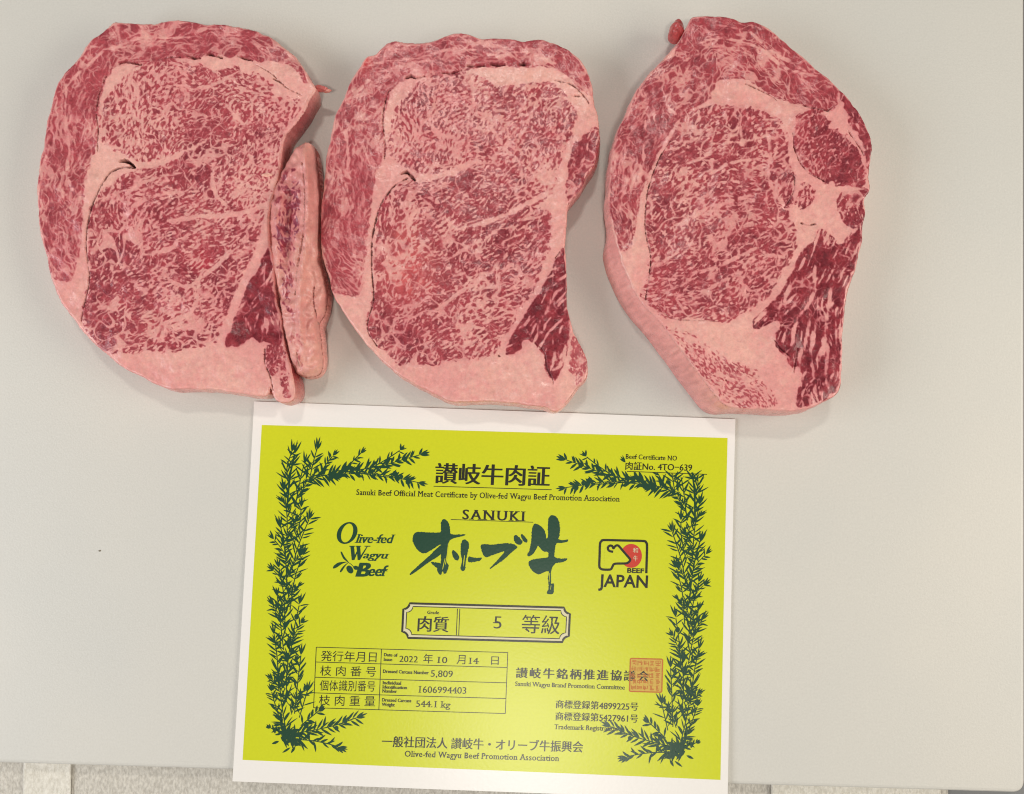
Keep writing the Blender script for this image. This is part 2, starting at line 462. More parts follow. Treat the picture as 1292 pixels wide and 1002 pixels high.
    for (bx_, by_, br_, amt, colr) in patches:
        q = np.clip(amt * np.exp(-((X - bx_)**2 + (Y - by_)**2) / (2 * br_**2)) * (1 + 0.4 * mid), 0, 1)[..., None]
        lc = lc * (1 - q) + np.array(colr) * q
    edge = sstep(7, 0, sd)[..., None]
    fat = fat * (1 - edge * 0.0)
    Lk = lean[..., None]
    colr = np.clip(fat, 0.004, 1)**(1 - Lk) * np.clip(lc, 0.004, 1)**Lk     # stained, saturated transition
    colr = colr * (1 - gap[..., None]) + lin(88, 38, 42) * gap[..., None]
    colr = np.clip(colr, 0.004, 0.9)
    # heights
    rr = np.clip(sd / round_px, 0, 1)
    drop = (1 - np.sqrt(np.clip(1 - (1 - rr)**2, 0, 1))) * round_px * PXM * 0.8
    Z = thick - drop + 0.00035 * noise(60) + 0.00012 * noise(18) + 0.00003 * noise(7) - 0.000022 * lean - gdep
    if hump is not None: Z = Z + hump(X, Y, sd, noise)
    for (P, hgt, wd_) in bumps:
        P = np.array(P, float)
        PP = np.c_[catmull(P, 5, False), np.zeros((len(P) - 1) * 5 + 1)]
        d, _ = dist_line(PP, XC, YC)
        Z = Z + upsample(hgt * np.exp(-(d / wd_)**2), (H, W))
    # ---- mesh: grid cells inside the outline, border vertices snapped onto it
    keepv = sd > -0.35 * res
    keepc = keepv[:-1, :-1] & keepv[1:, :-1] & keepv[1:, 1:] & keepv[:-1, 1:]
    gyf, gxf = np.gradient(sd, res)
    sn = sd < 0.75 * res
    PX = np.where(sn, X - gxf * sd, X); PY = np.where(sn, Y - gyf * sd, Y)
    zc = thick - round_px * PXM * 0.8
    wz = np.where(sn & (hump is None), np.minimum(Z, zc + 0.0004), Z)
    wx, wy = unproj(PX, PY, blur(wz, 3.0) if hump is not None else thick)
    bx, by = unproj(O[:, 0].mean(), O[:, 1].mean(), 0)
    root = empty(name, (float(bx), float(by), 0))
    tag(root, label, 'steak' if 'steak' in name else 'meat', group)
    wx = wx - bx; wy = wy - by
    zx = np.gradient(wz, axis=1) / (np.gradient(wx, axis=1) + 1e-12); zy = np.gradient(wz, axis=0) / (np.gradient(wy, axis=0) - 1e-12)
    nrm = np.stack([-zx, -zy, np.ones_like(zx)], -1); nrm /= np.linalg.norm(nrm, axis=-1)[..., None]
    lab_c = label_map[:-1, :-1]
    names = [parts_default] + [r['name'] for r in regions]
    ids = np.arange(H * W).reshape(H, W)
    quads = np.stack([ids[:-1, :-1], ids[1:, :-1], ids[1:, 1:], ids[:-1, 1:]], -1)
    co_all = np.stack([wx, wy, wz], -1).reshape(-1, 3)
    col_all = np.concatenate([colr, np.ones((H, W, 1))], -1).reshape(-1, 4)
    nrm_all = nrm.reshape(-1, 3)
    # region pieces of one name share one mesh only where they touch; each region is its own part
    for i, nm in enumerate(names):
        q = quads[keepc & (lab_c == i)]
        if len(q) < 20: continue
        used, inv = np.unique(q.ravel(), return_inverse=True)
        me = grid_mesh(nm, co_all[used], inv.reshape(-1, 4), col_all[used], nrm_all[used])
        o = new_obj(nm, me, mat, root)
        lb = regions[i - 1].get('label') if i else None
        if lb: o['label'] = lb
    # ---- side wall
    R = 9
    n = len(O)
    O2 = O - nr * 0.4
    ii = np.clip(((O - nr * 3.2 - [x0, y0]) / res).astype(int), 0, None)
    ci = blur(colr[..., 0], 1.2), blur(colr[..., 1], 1.2), blur(colr[..., 2], 1.2)
    sc = np.stack([c_[np.clip(ii[:, 1], 0, H - 1), np.clip(ii[:, 0], 0, W - 1)] for c_ in ci], -1)
    fatw = fat_a * 0.9
    sc = sc * (1 - wall_fat) + fat_a * 1.04 * wall_fat
    ztop = np.clip(Z[np.clip(((O2[:, 1] - y0) / res).astype(int), 0, H - 1), np.clip(((O2[:, 0] - x0) / res).astype(int), 0, W - 1)], 0.001, None)
    if hump is None: ztop = np.minimum(ztop, zc + 0.0004)
    tx_, ty_ = unproj(O2[:, 0], O2[:, 1], ztop if hump is not None else thick)
    tx_ = tx_ - bx; ty_ = ty_ - by
    ox = np.roll(tx_, -1) - np.roll(tx_, 1); oy = np.roll(ty_, -1) - np.roll(ty_, 1)
    ln = np.hypot(ox, oy) + 1e-9
    sgn = 1.0 if np.sum(tx_ * np.roll(ty_, -1) - np.roll(tx_, -1) * ty_) > 0 else -1.0
    nx_ = oy / ln * sgn; ny_ = -ox / ln * sgn
    kf = np.exp(-np.linspace(-2, 2, 31)**2); kf /= kf.sum()
    sm_ = lambda a: np.convolve(np.r_[a[-15:], a, a[:15]], kf, 'valid')
    nx_, ny_ = sm_(nx_), sm_(ny_)
    grow = np.full(n, -0.6 * PXM)
    if base_grow is not None: grow = sm_(base_grow(O)) * PXM
    sc = np.stack([sm_(sc[:, q]) for q in range(3)], -1)
    for (qx, qy, qr, qc) in wall_patch:
        q = np.exp(-((O[:, 0] - qx)**2 + (O[:, 1] - qy)**2) / (2 * qr * qr))[:, None]
        sc = sc * (1 - q) + np.array(qc) * q
    wn = np.fft.irfft2(np.fft.rfft2(rs.randn(n, 40)) * np.exp(-(np.hypot(np.fft.fftfreq(n, 1.2)[:, None], np.fft.rfftfreq(40, 1.6)[None]) * 7)**2), (n, 40)); wn /= wn.std()
    pn = np.fft.irfft(np.fft.rfft(rs.randn(n)) * np.exp(-(np.fft.rfftfreq(n, 1.2) * 14)**2), n); pn /= pn.std()
    V, CO = [], []
    for j in range(R + 1):
        f = j / R
        off = grow * f + 0.0007 * math.sin(math.pi * f) * (1 + 0.12 * pn)
        V.append(np.c_[tx_ * (1 - f) + sm_(tx_) * f + nx_ * off, ty_ * (1 - f) + sm_(ty_) * f + ny_ * off, ztop * (1 - f) + 0.0001 * f])
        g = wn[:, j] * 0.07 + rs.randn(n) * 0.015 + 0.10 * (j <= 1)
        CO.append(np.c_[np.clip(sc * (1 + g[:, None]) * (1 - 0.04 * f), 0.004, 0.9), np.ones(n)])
    V = np.vstack(V); CO = np.vstack(CO)
    a = np.arange(n); b_ = (a + 1) % n
    F = []
    for j in range(R):
        F.append(np.c_[j * n + a, (j + 1) * n + a, (j + 1) * n + b_, j * n + b_] if sgn > 0 else np.c_[j * n + a, j * n + b_, (j + 1) * n + b_, (j + 1) * n + a])
    me = grid_mesh('side', V, np.vstack(F), CO, None)
    new_obj('side', me, mat, root)
    return root

def grid_mesh(nm, co, quads, col, nrm):
    me = bpy.data.meshes.new(nm)
    nq = len(quads)
    me.vertices.add(len(co)); me.vertices.foreach_set('co', np.ascontiguousarray(co, np.float32).ravel())
    me.loops.add(nq * 4); me.loops.foreach_set('vertex_index', np.ascontiguousarray(quads, np.int32).ravel())
    me.polygons.add(nq); me.polygons.foreach_set('loop_start', np.arange(0, nq * 4, 4, dtype=np.int32))
    me.polygons.foreach_set('use_smooth', np.ones(nq, bool))
    me.update(calc_edges=True)
    at = me.attributes.new('tint', 'FLOAT_COLOR', 'POINT')
    at.data.foreach_set('color', np.ascontiguousarray(col, np.float32).ravel())
    if nrm is not None: me.normals_split_custom_set_from_vertices(nrm.astype(np.float32).tolist())
    return me

def seg(*p): return list(p)
# ------------------------------------------------------------------ steak beside the strip (left)
S1_OUT = [(144, 27), (171, 29.5), (188, 29), (219, 25.5), (244, 27), (261, 31), (278, 30), (300, 33), (320, 37), (343, 48), (366, 65),
          (381, 82), (390, 98), (395, 106), (399, 112), (396, 119), (390, 125), (387, 134), (378, 150),
          (364, 165), (358, 178), (355, 198), (352, 217), (346, 240), (341, 262), (339, 285), (341, 310), (346, 330), (348, 374),
          (354, 400), (359, 436), (366, 460), (372, 490), (370, 505), (356, 508), (345, 503), (341, 488), (335, 500), (309, 498),
          (278, 493), (247, 491), (213, 491), (185, 479), (166, 470), (145, 457), (126, 440), (107, 423), (92, 402), (76, 383), (64, 352),
          (58, 324), (50, 296), (47, 269), (46, 240), (49, 204), (55, 183), (58, 155), (64, 133), (70, 111), (80, 93), (97, 74), (110, 56),
          (126, 42), (137, 33)]
S1_REG = [
    dict(name='cap_muscle', grow=1.5, tang=True, fine=0.35, bias=0.25, seam=0.95, seamk=0.75, v3=0.6, amt=0.52, floor=0.28, soft=0.5, ring=0.05, dark=0.15, pale=0.08, more=0.35, jit=0.7,
         spots=[(230, 45, 40, 0.7), (340, 65, 30, 0.9), (120, 75, 30, 0.5), (80, 300, 60, -0.15)],
         poly=[(144, 24), (219, 22), (261, 28), (320, 34), (366, 62), (392, 98), (386, 104), (378, 90), (364, 80), (327, 76), (299, 70), (259, 67), (243, 74), (216, 74), (178, 80),
               (151, 83), (132, 99), (126, 121), (122, 146), (123, 167), (119, 186), (112, 204), (107, 229), (105, 250), (104, 269), (103, 296), (97, 324),
               (92, 349), (81, 354), (67, 347), (55, 318), (46, 290), (42, 240), (46, 195), (57, 135), (76, 92), (105, 58), (130, 34)]),
    dict(name='upper_muscle', streak=0.15, band=0.12, grow=3.0, more=0.42, bias=-0.02, seam=1.15, amt=0.80, dark=0.22,
         spots=[(262, 150, 24, 0.5), (290, 165, 20, 0.4), (245, 90, 30, 0.3)],
         poly=[(169, 87), (191, 80), (216, 78), (240, 83), (271, 92), (293, 86), (309, 92), (338, 106), (343, 121), (358, 124), (381, 131), (376, 143),
               (357, 168), (352, 210), (340, 226), (334, 258), (300, 268), (262, 262), (240, 230), (250, 200), (256, 186), (230, 197), (205, 205), (180, 203), (160, 192),
               (137, 182), (127, 162), (129, 130), (140, 115), (154, 105)]),
    dict(name='eye_muscle', streak=0.34, band=0.20, grow=2.0, more=0.50, bias=0.10, seam=1.0, amt=0.82, dark=0.40,
         spots=[(135, 400, 30, 0.45), (230, 200, 18, 0.4), (160, 300, 40, 0.15)],
         poly=[(258, 184), (262, 215), (275, 250), (300, 262), (333, 262), (332, 281), (321, 318), (302, 358), (287, 395), (274, 424), (247, 436), (203, 442), (154, 446),
               (135, 442), (110, 420), (104, 402), (109, 374), (114, 343), (115, 296), (118, 266), (124, 253), (145, 229), (168, 217), (190, 212), (215, 206), (240, 193)]),
    dict(name='side_muscle', label='dark red lean muscle', ring=0.0, v3=0.2, long=True, streak=0.75, band=0.10, more=-0.05, fine=0.3, bias=1.25, seam=0.30, seamk=0.7, amt=1.0, dark=0.62, jit=0.6,
         poly=[(340, 313), (346, 330), (346, 374), (354, 405), (355, 436), (341, 433), (327, 431), (318, 426), (302, 436), (285, 436), (293, 408), (309, 371), (324, 340)]),
    dict(name='tip_muscle', more=0.4, fine=0.5, bias=0.7, seam=0.6, amt=0.85, dark=0.55, over=2,
         poly=[(333, 440), (346, 434), (357, 437), (362, 462), (368, 490), (360, 500), (350, 480), (338, 462)]),
]
S1_TH = [(150, 130, 80), (180, 110, 70), (230, 100, 10), (250, 150, 35), (310, 150, 60), (320, 110, -20), (330, 200, 60), (200, 180, 70), (140, 280, 85), (125, 350, 70),
         (200, 240, 25), (260, 230, 40), (230, 300, 28), (280, 300, 30), (200, 350, 25), (280, 350, 45), (150, 420, 40), (220, 410, 25), (260, 410, 35), (325, 380, 60), (340, 420, 80)]
S1_VEIN = [
    [(114, 255, 9), (119, 228, 14), (128, 200, 17), (146, 199, 14), (170, 208, 13), (200, 205, 10), (230, 193, 8), (250, 183, 7), (262, 176, 3)],
    [(127, 165, 3), (129, 130, 9), (140, 104, 14), (155, 92, 15), (166, 86, 6)],
    [(216, 280, 7), (250, 274, 8), (290, 271, 9), (318, 266, 10), (338, 258, 9)],
    [(160, 245, 4), (180, 231, 5), (205, 222, 4), (235, 216, 2)],
    [(150, 282, 2), (165, 266, 5), (185, 252, 6), (215, 244, 4), (250, 240, 2)],
    [(180, 320, 5), (205, 318, 9), (222, 308, 8), (245, 292, 5), (262, 284, 2)],
    [(205, 345, 4), (222, 358, 8), (240, 362, 8), (252, 352, 6), (280, 330, 5), (312, 300, 3)],
    [(246, 362, 8), (250, 380, 7), (236, 398, 7), (212, 408, 4), (205, 425, 6), (208, 434, 3)],
    [(170, 410, 2), (190, 394, 3), (215, 385, 3), (240, 372, 3)],
    [(272, 205, 4), (268, 225, 5), (272, 245, 5), (288, 262, 6)],
    [(338, 270, 9), (330, 300, 8), (318, 330, 6), (300, 366, 5), (287, 400, 6), (280, 430, 8)],
    [(175, 100, 3), (172, 130, 4), (176, 160, 3), (172, 175, 2)],
    [(226, 84, 2), (236, 110, 4), (262, 108, 5), (290, 98, 4), (305, 112, 4), (340, 122, 3)],
    [(344, 110, 2), (320, 125, 4), (318, 150, 3), (300, 165, 2)], [(215, 110, 3), (200, 150, 3), (212, 178, 3)],
    [(283, 130, 3), (300, 150, 5), (320, 170, 4), (330, 195, 3)],
    [(110, 58, 2), (140, 62, 3), (165, 50, 4), (200, 47, 3), (240, 46, 3), (262, 36, 4), (300, 44, 3), (330, 62, 3), (352, 78, 3)],
    [(92, 100, 4), (105, 88, 5), (130, 66, 4), (160, 58, 3), (205, 58, 3)], [(70, 130, 2), (84, 110, 4), (95, 96, 4)],
    [(85, 105, 3), (82, 140, 3), (86, 180, 4), (84, 215, 5), (92, 240, 4)],
    [(336, 326, 2), (334, 350, 2), (331, 374, 2.4), (320, 380, 2), (313, 392, 1.5)], [(331, 374, 2), (341, 378, 1.6), (346, 390, 1.4)],
    [(306, 396, 2), (312, 408, 2), (316, 418, 1.6)], [(333, 404, 1.6), (332, 420, 1.4)], [(341, 392, 1.2), (346, 412, 1.2)],
]
S1_GAP = [
    dict(p=[(151, 203, 2), (158, 203, 4.2), (164, 206, 4.5), (170, 211, 2.0)], depth=0.004),
    dict(p=[(168, 211, 1.5), (152, 211, 2.0), (138, 217, 2.2), (129, 231, 2.2), (122, 246, 2.4), (116, 262, 2.2), (112, 280, 1.8), (109, 312, 1.5), (111, 340, 1.2), (111, 358, 1.2), (105, 384, 1.4), (102, 404, 1.0)]),
    dict(p=[(151, 81, 1.5), (158, 78, 3.6), (164, 79, 2.5)], depth=0.003), dict(p=[(167, 79.5, 2.0), (178, 81, 1.5)], depth=0.003),
    dict(p=[(200, 74.5, 1.0), (214, 72, 1.8), (227, 72, 1)], k=0.8), dict(p=[(235, 70, 1.2), (245, 73, 2.6), (252, 73, 1.4)], depth=0.003),
    dict(p=[(260, 67, 2.0), (270, 70, 4.2), (280, 73, 1.4)], depth=0.003), dict(p=[(300, 71, 1.5), (309, 74, 3.0), (318, 76, 1.2)], depth=0.003),
    dict(p=[(122, 140, 1.0), (124, 120, 1.4), (130, 102, 1.6), (134, 96, 1)], k=0.9),
    dict(p=[(122, 190, 0.9), (124, 168, 1.1), (122, 145, 1.0)], k=0.7), dict(p=[(345, 100, 1.2), (352, 103, 1.8), (358, 107, 1)], k=0.6),
    dict(p=[(320, 80, 0.8), (342, 93, 1.0), (360, 110, 1.1), (380, 120, .9)], k=0.55, depth=0.0008),
    dict(p=[(334, 440, 1.0), (334, 458, 1.6), (341, 475, 1.2), (344, 492, 1.2)], k=0.8),
]
def g1(O):
    d = np.hypot(O[:, 0] - 382, O[:, 1] - 150)
    return -2.0 - 1.5 * np.exp(-(d / 24)**2) + 3 * (O[:, 1] > 470)
s1 = build_meat('beef_steak', 'marbled rib steak leftmost in the row, beside the fat strip', 'rib steaks in a row', S1_OUT, 0.0145, S1_REG, S1_TH, S1_VEIN, S1_GAP, 11, base_grow=g1,
           patches=[(255, 330, 10, 0.5, lin(190, 40, 55))], wall_patch=[(380, 148, 26, lin(158, 70, 74)), (368, 470, 24, lin(165, 70, 72))])

# ------------------------------------------------------------------ middle steak
S2_OUT = [(474, 68), (491, 52), (519, 53), (543, 52), (561, 46), (578, 42), (593, 43.5), (608, 49), (625, 48), (643, 49), (658, 52), (678, 49), (696, 54), (716, 62),
          (731, 74), (741, 89), (747, 105), (750, 129), (755, 149), (757, 168), (755, 188), (750, 208), (740, 223), (733, 238), (722, 252), (716, 262), (715, 280),
          (713, 313), (715, 342), (715, 378), (718, 398), (724, 419), (733, 437), (741, 454), (740, 477), (729, 489), (716, 507), (702, 519), (684, 514), (655, 510),
          (619, 507), (581, 508), (563, 505), (537, 492), (519, 483), (502, 472), (487, 460), (472, 445), (457, 428), (440, 404), (428, 386), (419, 369), (415, 351),
          (409, 333), (405, 313), (404, 278), (406, 255), (409, 226), (412, 197), (418, 167), (422, 147), (431, 129), (441, 105), (453, 85), (460, 74)]
S2_REG = [
    dict(name='cap_muscle', grow=1.5, tang=True, fine=0.35, bias=0.25, seam=0.95, seamk=0.75, v3=0.6, amt=0.52, floor=0.28, soft=0.5, ring=0.05, dark=0.15, pale=0.08, more=0.35, jit=0.7,
         spots=[(580, 62, 40, 0.8), (690, 70, 35, 0.9), (475, 100, 30, 0.4)],
         poly=[(470, 66), (491, 49), (578, 39), (660, 48), (718, 60), (745, 90), (749, 115), (742, 117), (722, 99), (710, 90), (693, 83), (655, 83), (619, 83), (587, 87), (558, 92), (522, 98), (505, 102),
               (491, 117), (486, 138), (483, 158), (486, 185), (480, 202), (472, 226), (468, 249), (466, 276), (461, 300), (460, 319), (457, 354), (453, 372), (443, 373),
               (421, 365), (408, 345), (401, 313), (401, 255), (409, 190), (420, 140), (440, 98), (456, 75)]),
    dict(name='upper_muscle', streak=0.15, band=0.12, grow=3.0, more=0.42, bias=0.02, seam=1.1, amt=0.80, dark=0.25, spots=[(640, 180, 30, 0.4), (660, 130, 40, 0.15)],
         poly=[(530, 105), (555, 97), (581, 93), (608, 98), (625, 111), (655, 110), (687, 104), (710, 117), (724, 138), (721, 158), (712, 185), (702, 211), (696, 242), (684, 254), (650, 262), (610, 252), (600, 225),
               (606, 205), (578, 211), (549, 220), (520, 213), (499, 202), (492, 184), (496, 161), (508, 132)]),
    dict(name='eye_muscle', streak=0.34, band=0.20, grow=2.0, more=0.50, bias=0.10, seam=1.0, amt=0.82, dark=0.42, spots=[(500, 400, 34, 0.5), (570, 215, 20, 0.4)],
         poly=[(606, 212), (606, 240), (640, 258), (672, 262), (692, 272), (694, 289), (687, 327), (672, 363), (656, 387), (643, 419), (625, 445), (602, 452), (566, 454), (531, 460), (505, 457), (484, 439),
               (465, 416), (471, 384), (474, 348), (474, 304), (477, 275), (481, 265), (490, 248), (508, 234), (540, 228), (575, 220)]),
    dict(name='flank_muscle', more=0.4, label='dark ragged lean at the right edge', fine=0.4, bias=0.75, seam=0.5, amt=0.85, dark=0.50, over=2.5, tang=True,
         poly=[(716, 258), (714, 225), (720, 195), (733, 174), (750, 162), (760, 170), (758, 205), (738, 236), (722, 256)]),
    dict(name='side_muscle', label='dark red lean muscle', ring=0.0, v3=0.2, long=True, streak=0.75, band=0.10, more=-0.05, fine=0.3, bias=1.15, seam=0.30, seamk=0.7, amt=1.0, dark=0.62, jit=0.6, over=1.5,
         poly=[(713, 314), (699, 331), (684, 357), (666, 389), (646, 425), (637, 448), (655, 443), (661, 431), (675, 434), (687, 451), (690, 469), (700, 482), (708, 466), (717, 436), (719, 401), (716, 363)]),
    dict(name='tip_muscle', more=0.4, fine=0.6, bias=0.5, seam=0.5, amt=0.7, dark=0.1, pale=0.2, over=2,
         poly=[(722, 424), (733, 437), (743, 454), (741, 478), (728, 484), (719, 460)]),
]
S2_TH = [(520, 150, 75), (545, 120, 70), (580, 110, 15), (600, 150, 60), (640, 170, 40), (650, 120, 25), (700, 150, 70), (690, 200, 50), (560, 190, 70), (495, 300, 85), (490, 370, 60),
         (560, 240, 12), (620, 230, 30), (590, 290, 32), (650, 310, 42), (560, 350, 35), (640, 370, 40), (520, 430, 40), (580, 430, 25), (620, 420, 35), (690, 400, 60), (705, 450, 80), (540, 300, 30)]
S2_VEIN = [
    [(472, 262, 7), (478, 235, 12), (490, 206, 15), (505, 212, 12), (525, 222, 12), (550, 222, 10), (578, 212, 9), (600, 204, 8), (610, 206, 3)],
    [(486, 182, 4), (489, 150, 10), (497, 125, 14), (512, 108, 16), (526, 101, 8)],
    [(690, 245, 10), (660, 260, 9), (632, 274, 8), (600, 284, 6), (575, 290, 3)],
    [(695, 250, 16), (700, 268, 13), (704, 300, 12), (696, 330, 9), (680, 365, 7), (660, 395, 6), (640, 425, 7), (628, 448, 9)],
    [(640, 320, 3), (625, 340, 5), (600, 358, 6), (575, 372, 8), (560, 385, 7), (540, 396, 3)],
    [(690, 300, 2), (660, 322, 4), (630, 345, 4), (600, 368, 4)], [(650, 390, 4), (625, 402, 5), (600, 412, 4), (575, 424, 3)],
    [(528, 262, 5), (515, 285, 6), (520, 310, 4), (510, 335, 3)], [(560, 330, 3), (585, 315, 5), (612, 300, 5), (640, 282, 3)],
    [(532, 110, 3), (540, 140, 5), (548, 165, 7), (575, 175, 4)], [(595, 100, 3), (597, 130, 4), (585, 155, 4), (576, 180, 4), (572, 200, 2)],
    [(610, 130, 3), (618, 158, 4), (640, 190, 6), (655, 205, 7), (660, 235, 5)], [(690, 110, 3), (672, 140, 3), (660, 165, 4), (648, 190, 4)],
    [(625, 105, 11), (655, 102, 11), (690, 98, 9)], [(600, 92, 4), (630, 100, 7)],
    [(460, 85, 2), (495, 76, 3), (530, 72, 3), (570, 62, 3), (600, 64, 3), (630, 72, 4), (660, 66, 3), (700, 80, 4)],
    [(440, 125, 3), (455, 112, 4), (480, 92, 3), (520, 80, 3), (560, 74, 3)], [(436, 165, 3), (440, 200, 4), (436, 230, 4), (446, 262, 3)],
    [(545, 75, 3), (547, 92, 4)], [(610, 48, 2), (622, 62, 3), (650, 58, 2)],
    [(704, 330, 2), (697, 350, 2.2), (695, 375, 2.6), (690, 392, 2.2), (680, 408, 2), (678, 424, 1.6)], [(690, 392, 1.5), (706, 400, 1.5)],
    [(664, 415, 1.5), (672, 428, 1.5)], [(700, 410, 1.5), (698, 432, 1.8), (702, 455, 2)], [(712, 330, 2.2), (700, 345, 2)],
    [(690, 470, 3), (706, 462, 4), (714, 440, 4), (720, 425, 3)],
]
S2_GAP = [
    dict(p=[(505, 219, 1.5), (513, 217, 5), (519, 222, 6), (523, 227, 2)], depth=0.004),
    dict(p=[(515, 224, 1.6), (500, 233, 2.0), (489, 246, 2.4), (480, 260, 2.8), (474, 278, 2.8), (469, 304, 2.0), (469, 342, 1.7), (471, 378, 1.5), (465, 400, 1.5), (464, 418, 1.2), (475, 436, 1.0)]),
    dict(p=[(512, 98, 1.5), (518, 96, 4.5), (524, 98, 2)], depth=0.003), dict(p=[(525, 98, 1.6), (536, 96, 1.5)]),
    dict(p=[(556, 91, 1.2), (570, 91, 2.2), (582, 88, 1.2)], depth=0.003), dict(p=[(590, 82.5, 1.6), (601, 83, 3.6), (612, 83, 1.4)], depth=0.003),
    dict(p=[(618, 81, 1.5), (627, 82, 4), (637, 82, 2.0)], depth=0.003), dict(p=[(655, 81, 1.8), (662, 81, 4.5), (669, 81, 1.8)], depth=0.003),
    dict(p=[(484, 166, 1.0), (483, 145, 1.3), (489, 119, 1.6), (492, 114, 1)], k=0.9), dict(p=[(485, 200, 0.8), (486, 185, 1.0), (484, 165, 1.0)], k=0.7),
    dict(p=[(700, 100, 0.8), (722, 107, 1.2), (738, 122, 1.4), (743, 130, 1)], k=0.7, depth=0.001), dict(p=[(722, 120, 1.6), (731, 121, 1.4)], k=0.7),
    dict(p=[(675, 433, 1), (687, 445, 1.4), (690, 465, 1.8), (697, 478, 1.2), (698, 486, 0.8)], k=0.55, depth=0.0008),
    dict(p=[(706, 318, 1.6), (701, 325, 1.4)], k=0.8), dict(p=[(629, 449, 2.4), (631, 449.5, 2.0)], k=0.7),
]
def g2(O): return -1.0 + 5.0 * np.exp(-(np.hypot(O[:, 0] - 745, O[:, 1] - 190) / 40)**2) + 2.5 * (O[:, 1] > 470)
build_meat('beef_steak', 'marbled rib steak in the middle of the row of three', 'rib steaks in a row', S2_OUT, 0.0145, S2_REG, S2_TH, S2_VEIN, S2_GAP, 23, base_grow=g2,
           patches=[(515, 345, 24, 0.75, lin(206, 82, 84)), (510, 300, 14, 0.5, lin(205, 88, 88)), (457, 78, 8, 0.9, lin(195, 60, 62))])

# ------------------------------------------------------------------ right steak
S3_OUT = [(876, 21), (903, 20), (923, 23.5), (938, 28), (953, 27), (973, 38), (994, 56), (1015, 73), (1037, 92), (1059, 112), (1076, 132), (1091, 156), (1100, 179), (1099, 200),
          (1097, 223), (1098, 241), (1092, 250), (1092, 265), (1090, 281), (1087, 310), (1079, 342), (1070, 372), (1065, 407), (1063, 442), (1062, 478), (1057, 497), (1032, 511), (1003, 519),
          (956, 517), (925, 515), (908, 506), (879, 469), (859, 442), (835, 410), (809, 381), (794, 354), (785, 331), (778, 310), (772, 284), (768, 259), (769, 229), (771, 203), (775, 179),
          (784, 156), (794, 132), (806, 109), (823, 88), (841, 70), (853, 56), (863, 40), (869, 28)]
S3_REG = [
    dict(name='cap_muscle', grow=1.5, tang=True, fine=0.2, bias=0.38, seam=0.9, seamk=0.8, v3=0.6, amt=0.60, floor=0.26, soft=0.45, dark=0.28, pale=0.04, more=0.38, jit=0.7,
         spots=[(900, 80, 40, 0.5), (1000, 90, 40, 0.8), (840, 110, 40, 0.3), (790, 250, 40, -0.25)],
         poly=[(870, 22), (903, 17), (955, 24), (1000, 58), (1060, 110), (1052, 136), (1046, 140), (1032, 135), (1006, 131), (979, 121), (956, 107), (932, 98), (904, 101), (901, 118), (879, 134), (859, 147),
               (850, 159), (835, 182), (820, 212), (809, 241), (804, 265), (803, 280), (797, 301), (789, 318), (778, 305), (768, 270), (766, 225), (772, 180), (792, 128), (822, 84), (852, 52)]),
    dict(name='rim_muscle', more=0.4, label='thin dark strip of lean at the right rim', bias=0.9, fine=0.3, tang=True, seam=0.4, amt=0.92, dark=0.6, over=2.2,
         poly=[(1058, 116), (1064, 114), (1078, 132), (1094, 158), (1102, 182), (1099, 212), (1090, 205), (1086, 178), (1074, 160), (1072, 148), (1062, 136)]),
    dict(name='round_muscle', streak=0.2, grow=1.5, more=0.45, bias=0.45, fine=0.35, seam=0.7, seamk=0.8, amt=0.9, dark=0.40,
         poly=[(1006, 147), (1020, 140), (1038, 141), (1046, 158), (1068, 173), (1085, 191), (1090, 212), (1092, 228), (1085, 236), (1068, 232), (1038, 226), (1015, 212), (1004, 188), (1000, 165)]),
    dict(name='eye_muscle', streak=0.34, band=0.20, grow=2.0, more=0.50, bias=0.12, seam=1.0, amt=0.82, dark=0.36, spots=[(960, 285, 30, 0.35), (850, 370, 30, 0.25)],
         poly=[(862, 147), (885, 139), (909, 135), (938, 138), (973, 144), (988, 159), (995, 182), (994, 215), (1001, 229), (994, 259), (994, 268), (1003, 289), (1003, 313), (985, 345), (967, 375), (944, 392),
               (915, 404), (882, 401), (847, 401), (826, 387), (813, 372), (821, 348), (821, 319), (816, 284), (818, 235), (829, 206), (847, 176)]),
    dict(name='small_muscle', more=0.4, bias=0.0, seam=0.4, amt=0.9, dark=0.35, poly=[(1010, 234), (1018, 230), (1028, 238), (1028, 254), (1016, 262), (1006, 268), (1007, 250)]),
    dict(name='corner_muscle', more=0.4, bias=0.7, fine=0.4, seam=0.6, amt=0.9, dark=0.45, over=2, poly=[(1056, 250), (1068, 240), (1095, 236), (1094, 262), (1087, 281), (1070, 286), (1058, 272)]),
    dict(name='side_muscle', label='dark red coarse lean muscle', ring=0.0, v3=0.2, long=True, streak=0.75, band=0.10, more=-0.05, fine=0.25, bias=0.95, seam=0.40, seamk=0.85, amt=1.0, dark=0.62, jit=0.7, over=0.0,
         poly=[(1036, 287), (1048, 298), (1062, 308), (1072, 295), (1090, 281), (1088, 319), (1077, 348), (1068, 378), (1062, 413), (1060, 451), (1058, 487), (1041, 503), (1023, 511), (1003, 513), (1006, 490), (1012, 478),
               (1007, 464), (1000, 468), (994, 452), (979, 434), (982, 408), (968, 408), (953, 416), (952, 402), (973, 384), (1000, 345), (1009, 322), (1026, 302)]),
    dict(name='lower_muscle', more=0.45, bias=-0.10, fine=0.45, seam=0.9, amt=0.72, dark=0.05, pale=0.1,
         poly=[(841, 413), (868, 419), (888, 434), (915, 451), (950, 466), (968, 489), (982, 510), (956, 516), (926, 512), (906, 500), (882, 470), (862, 444), (847, 426)]),
]
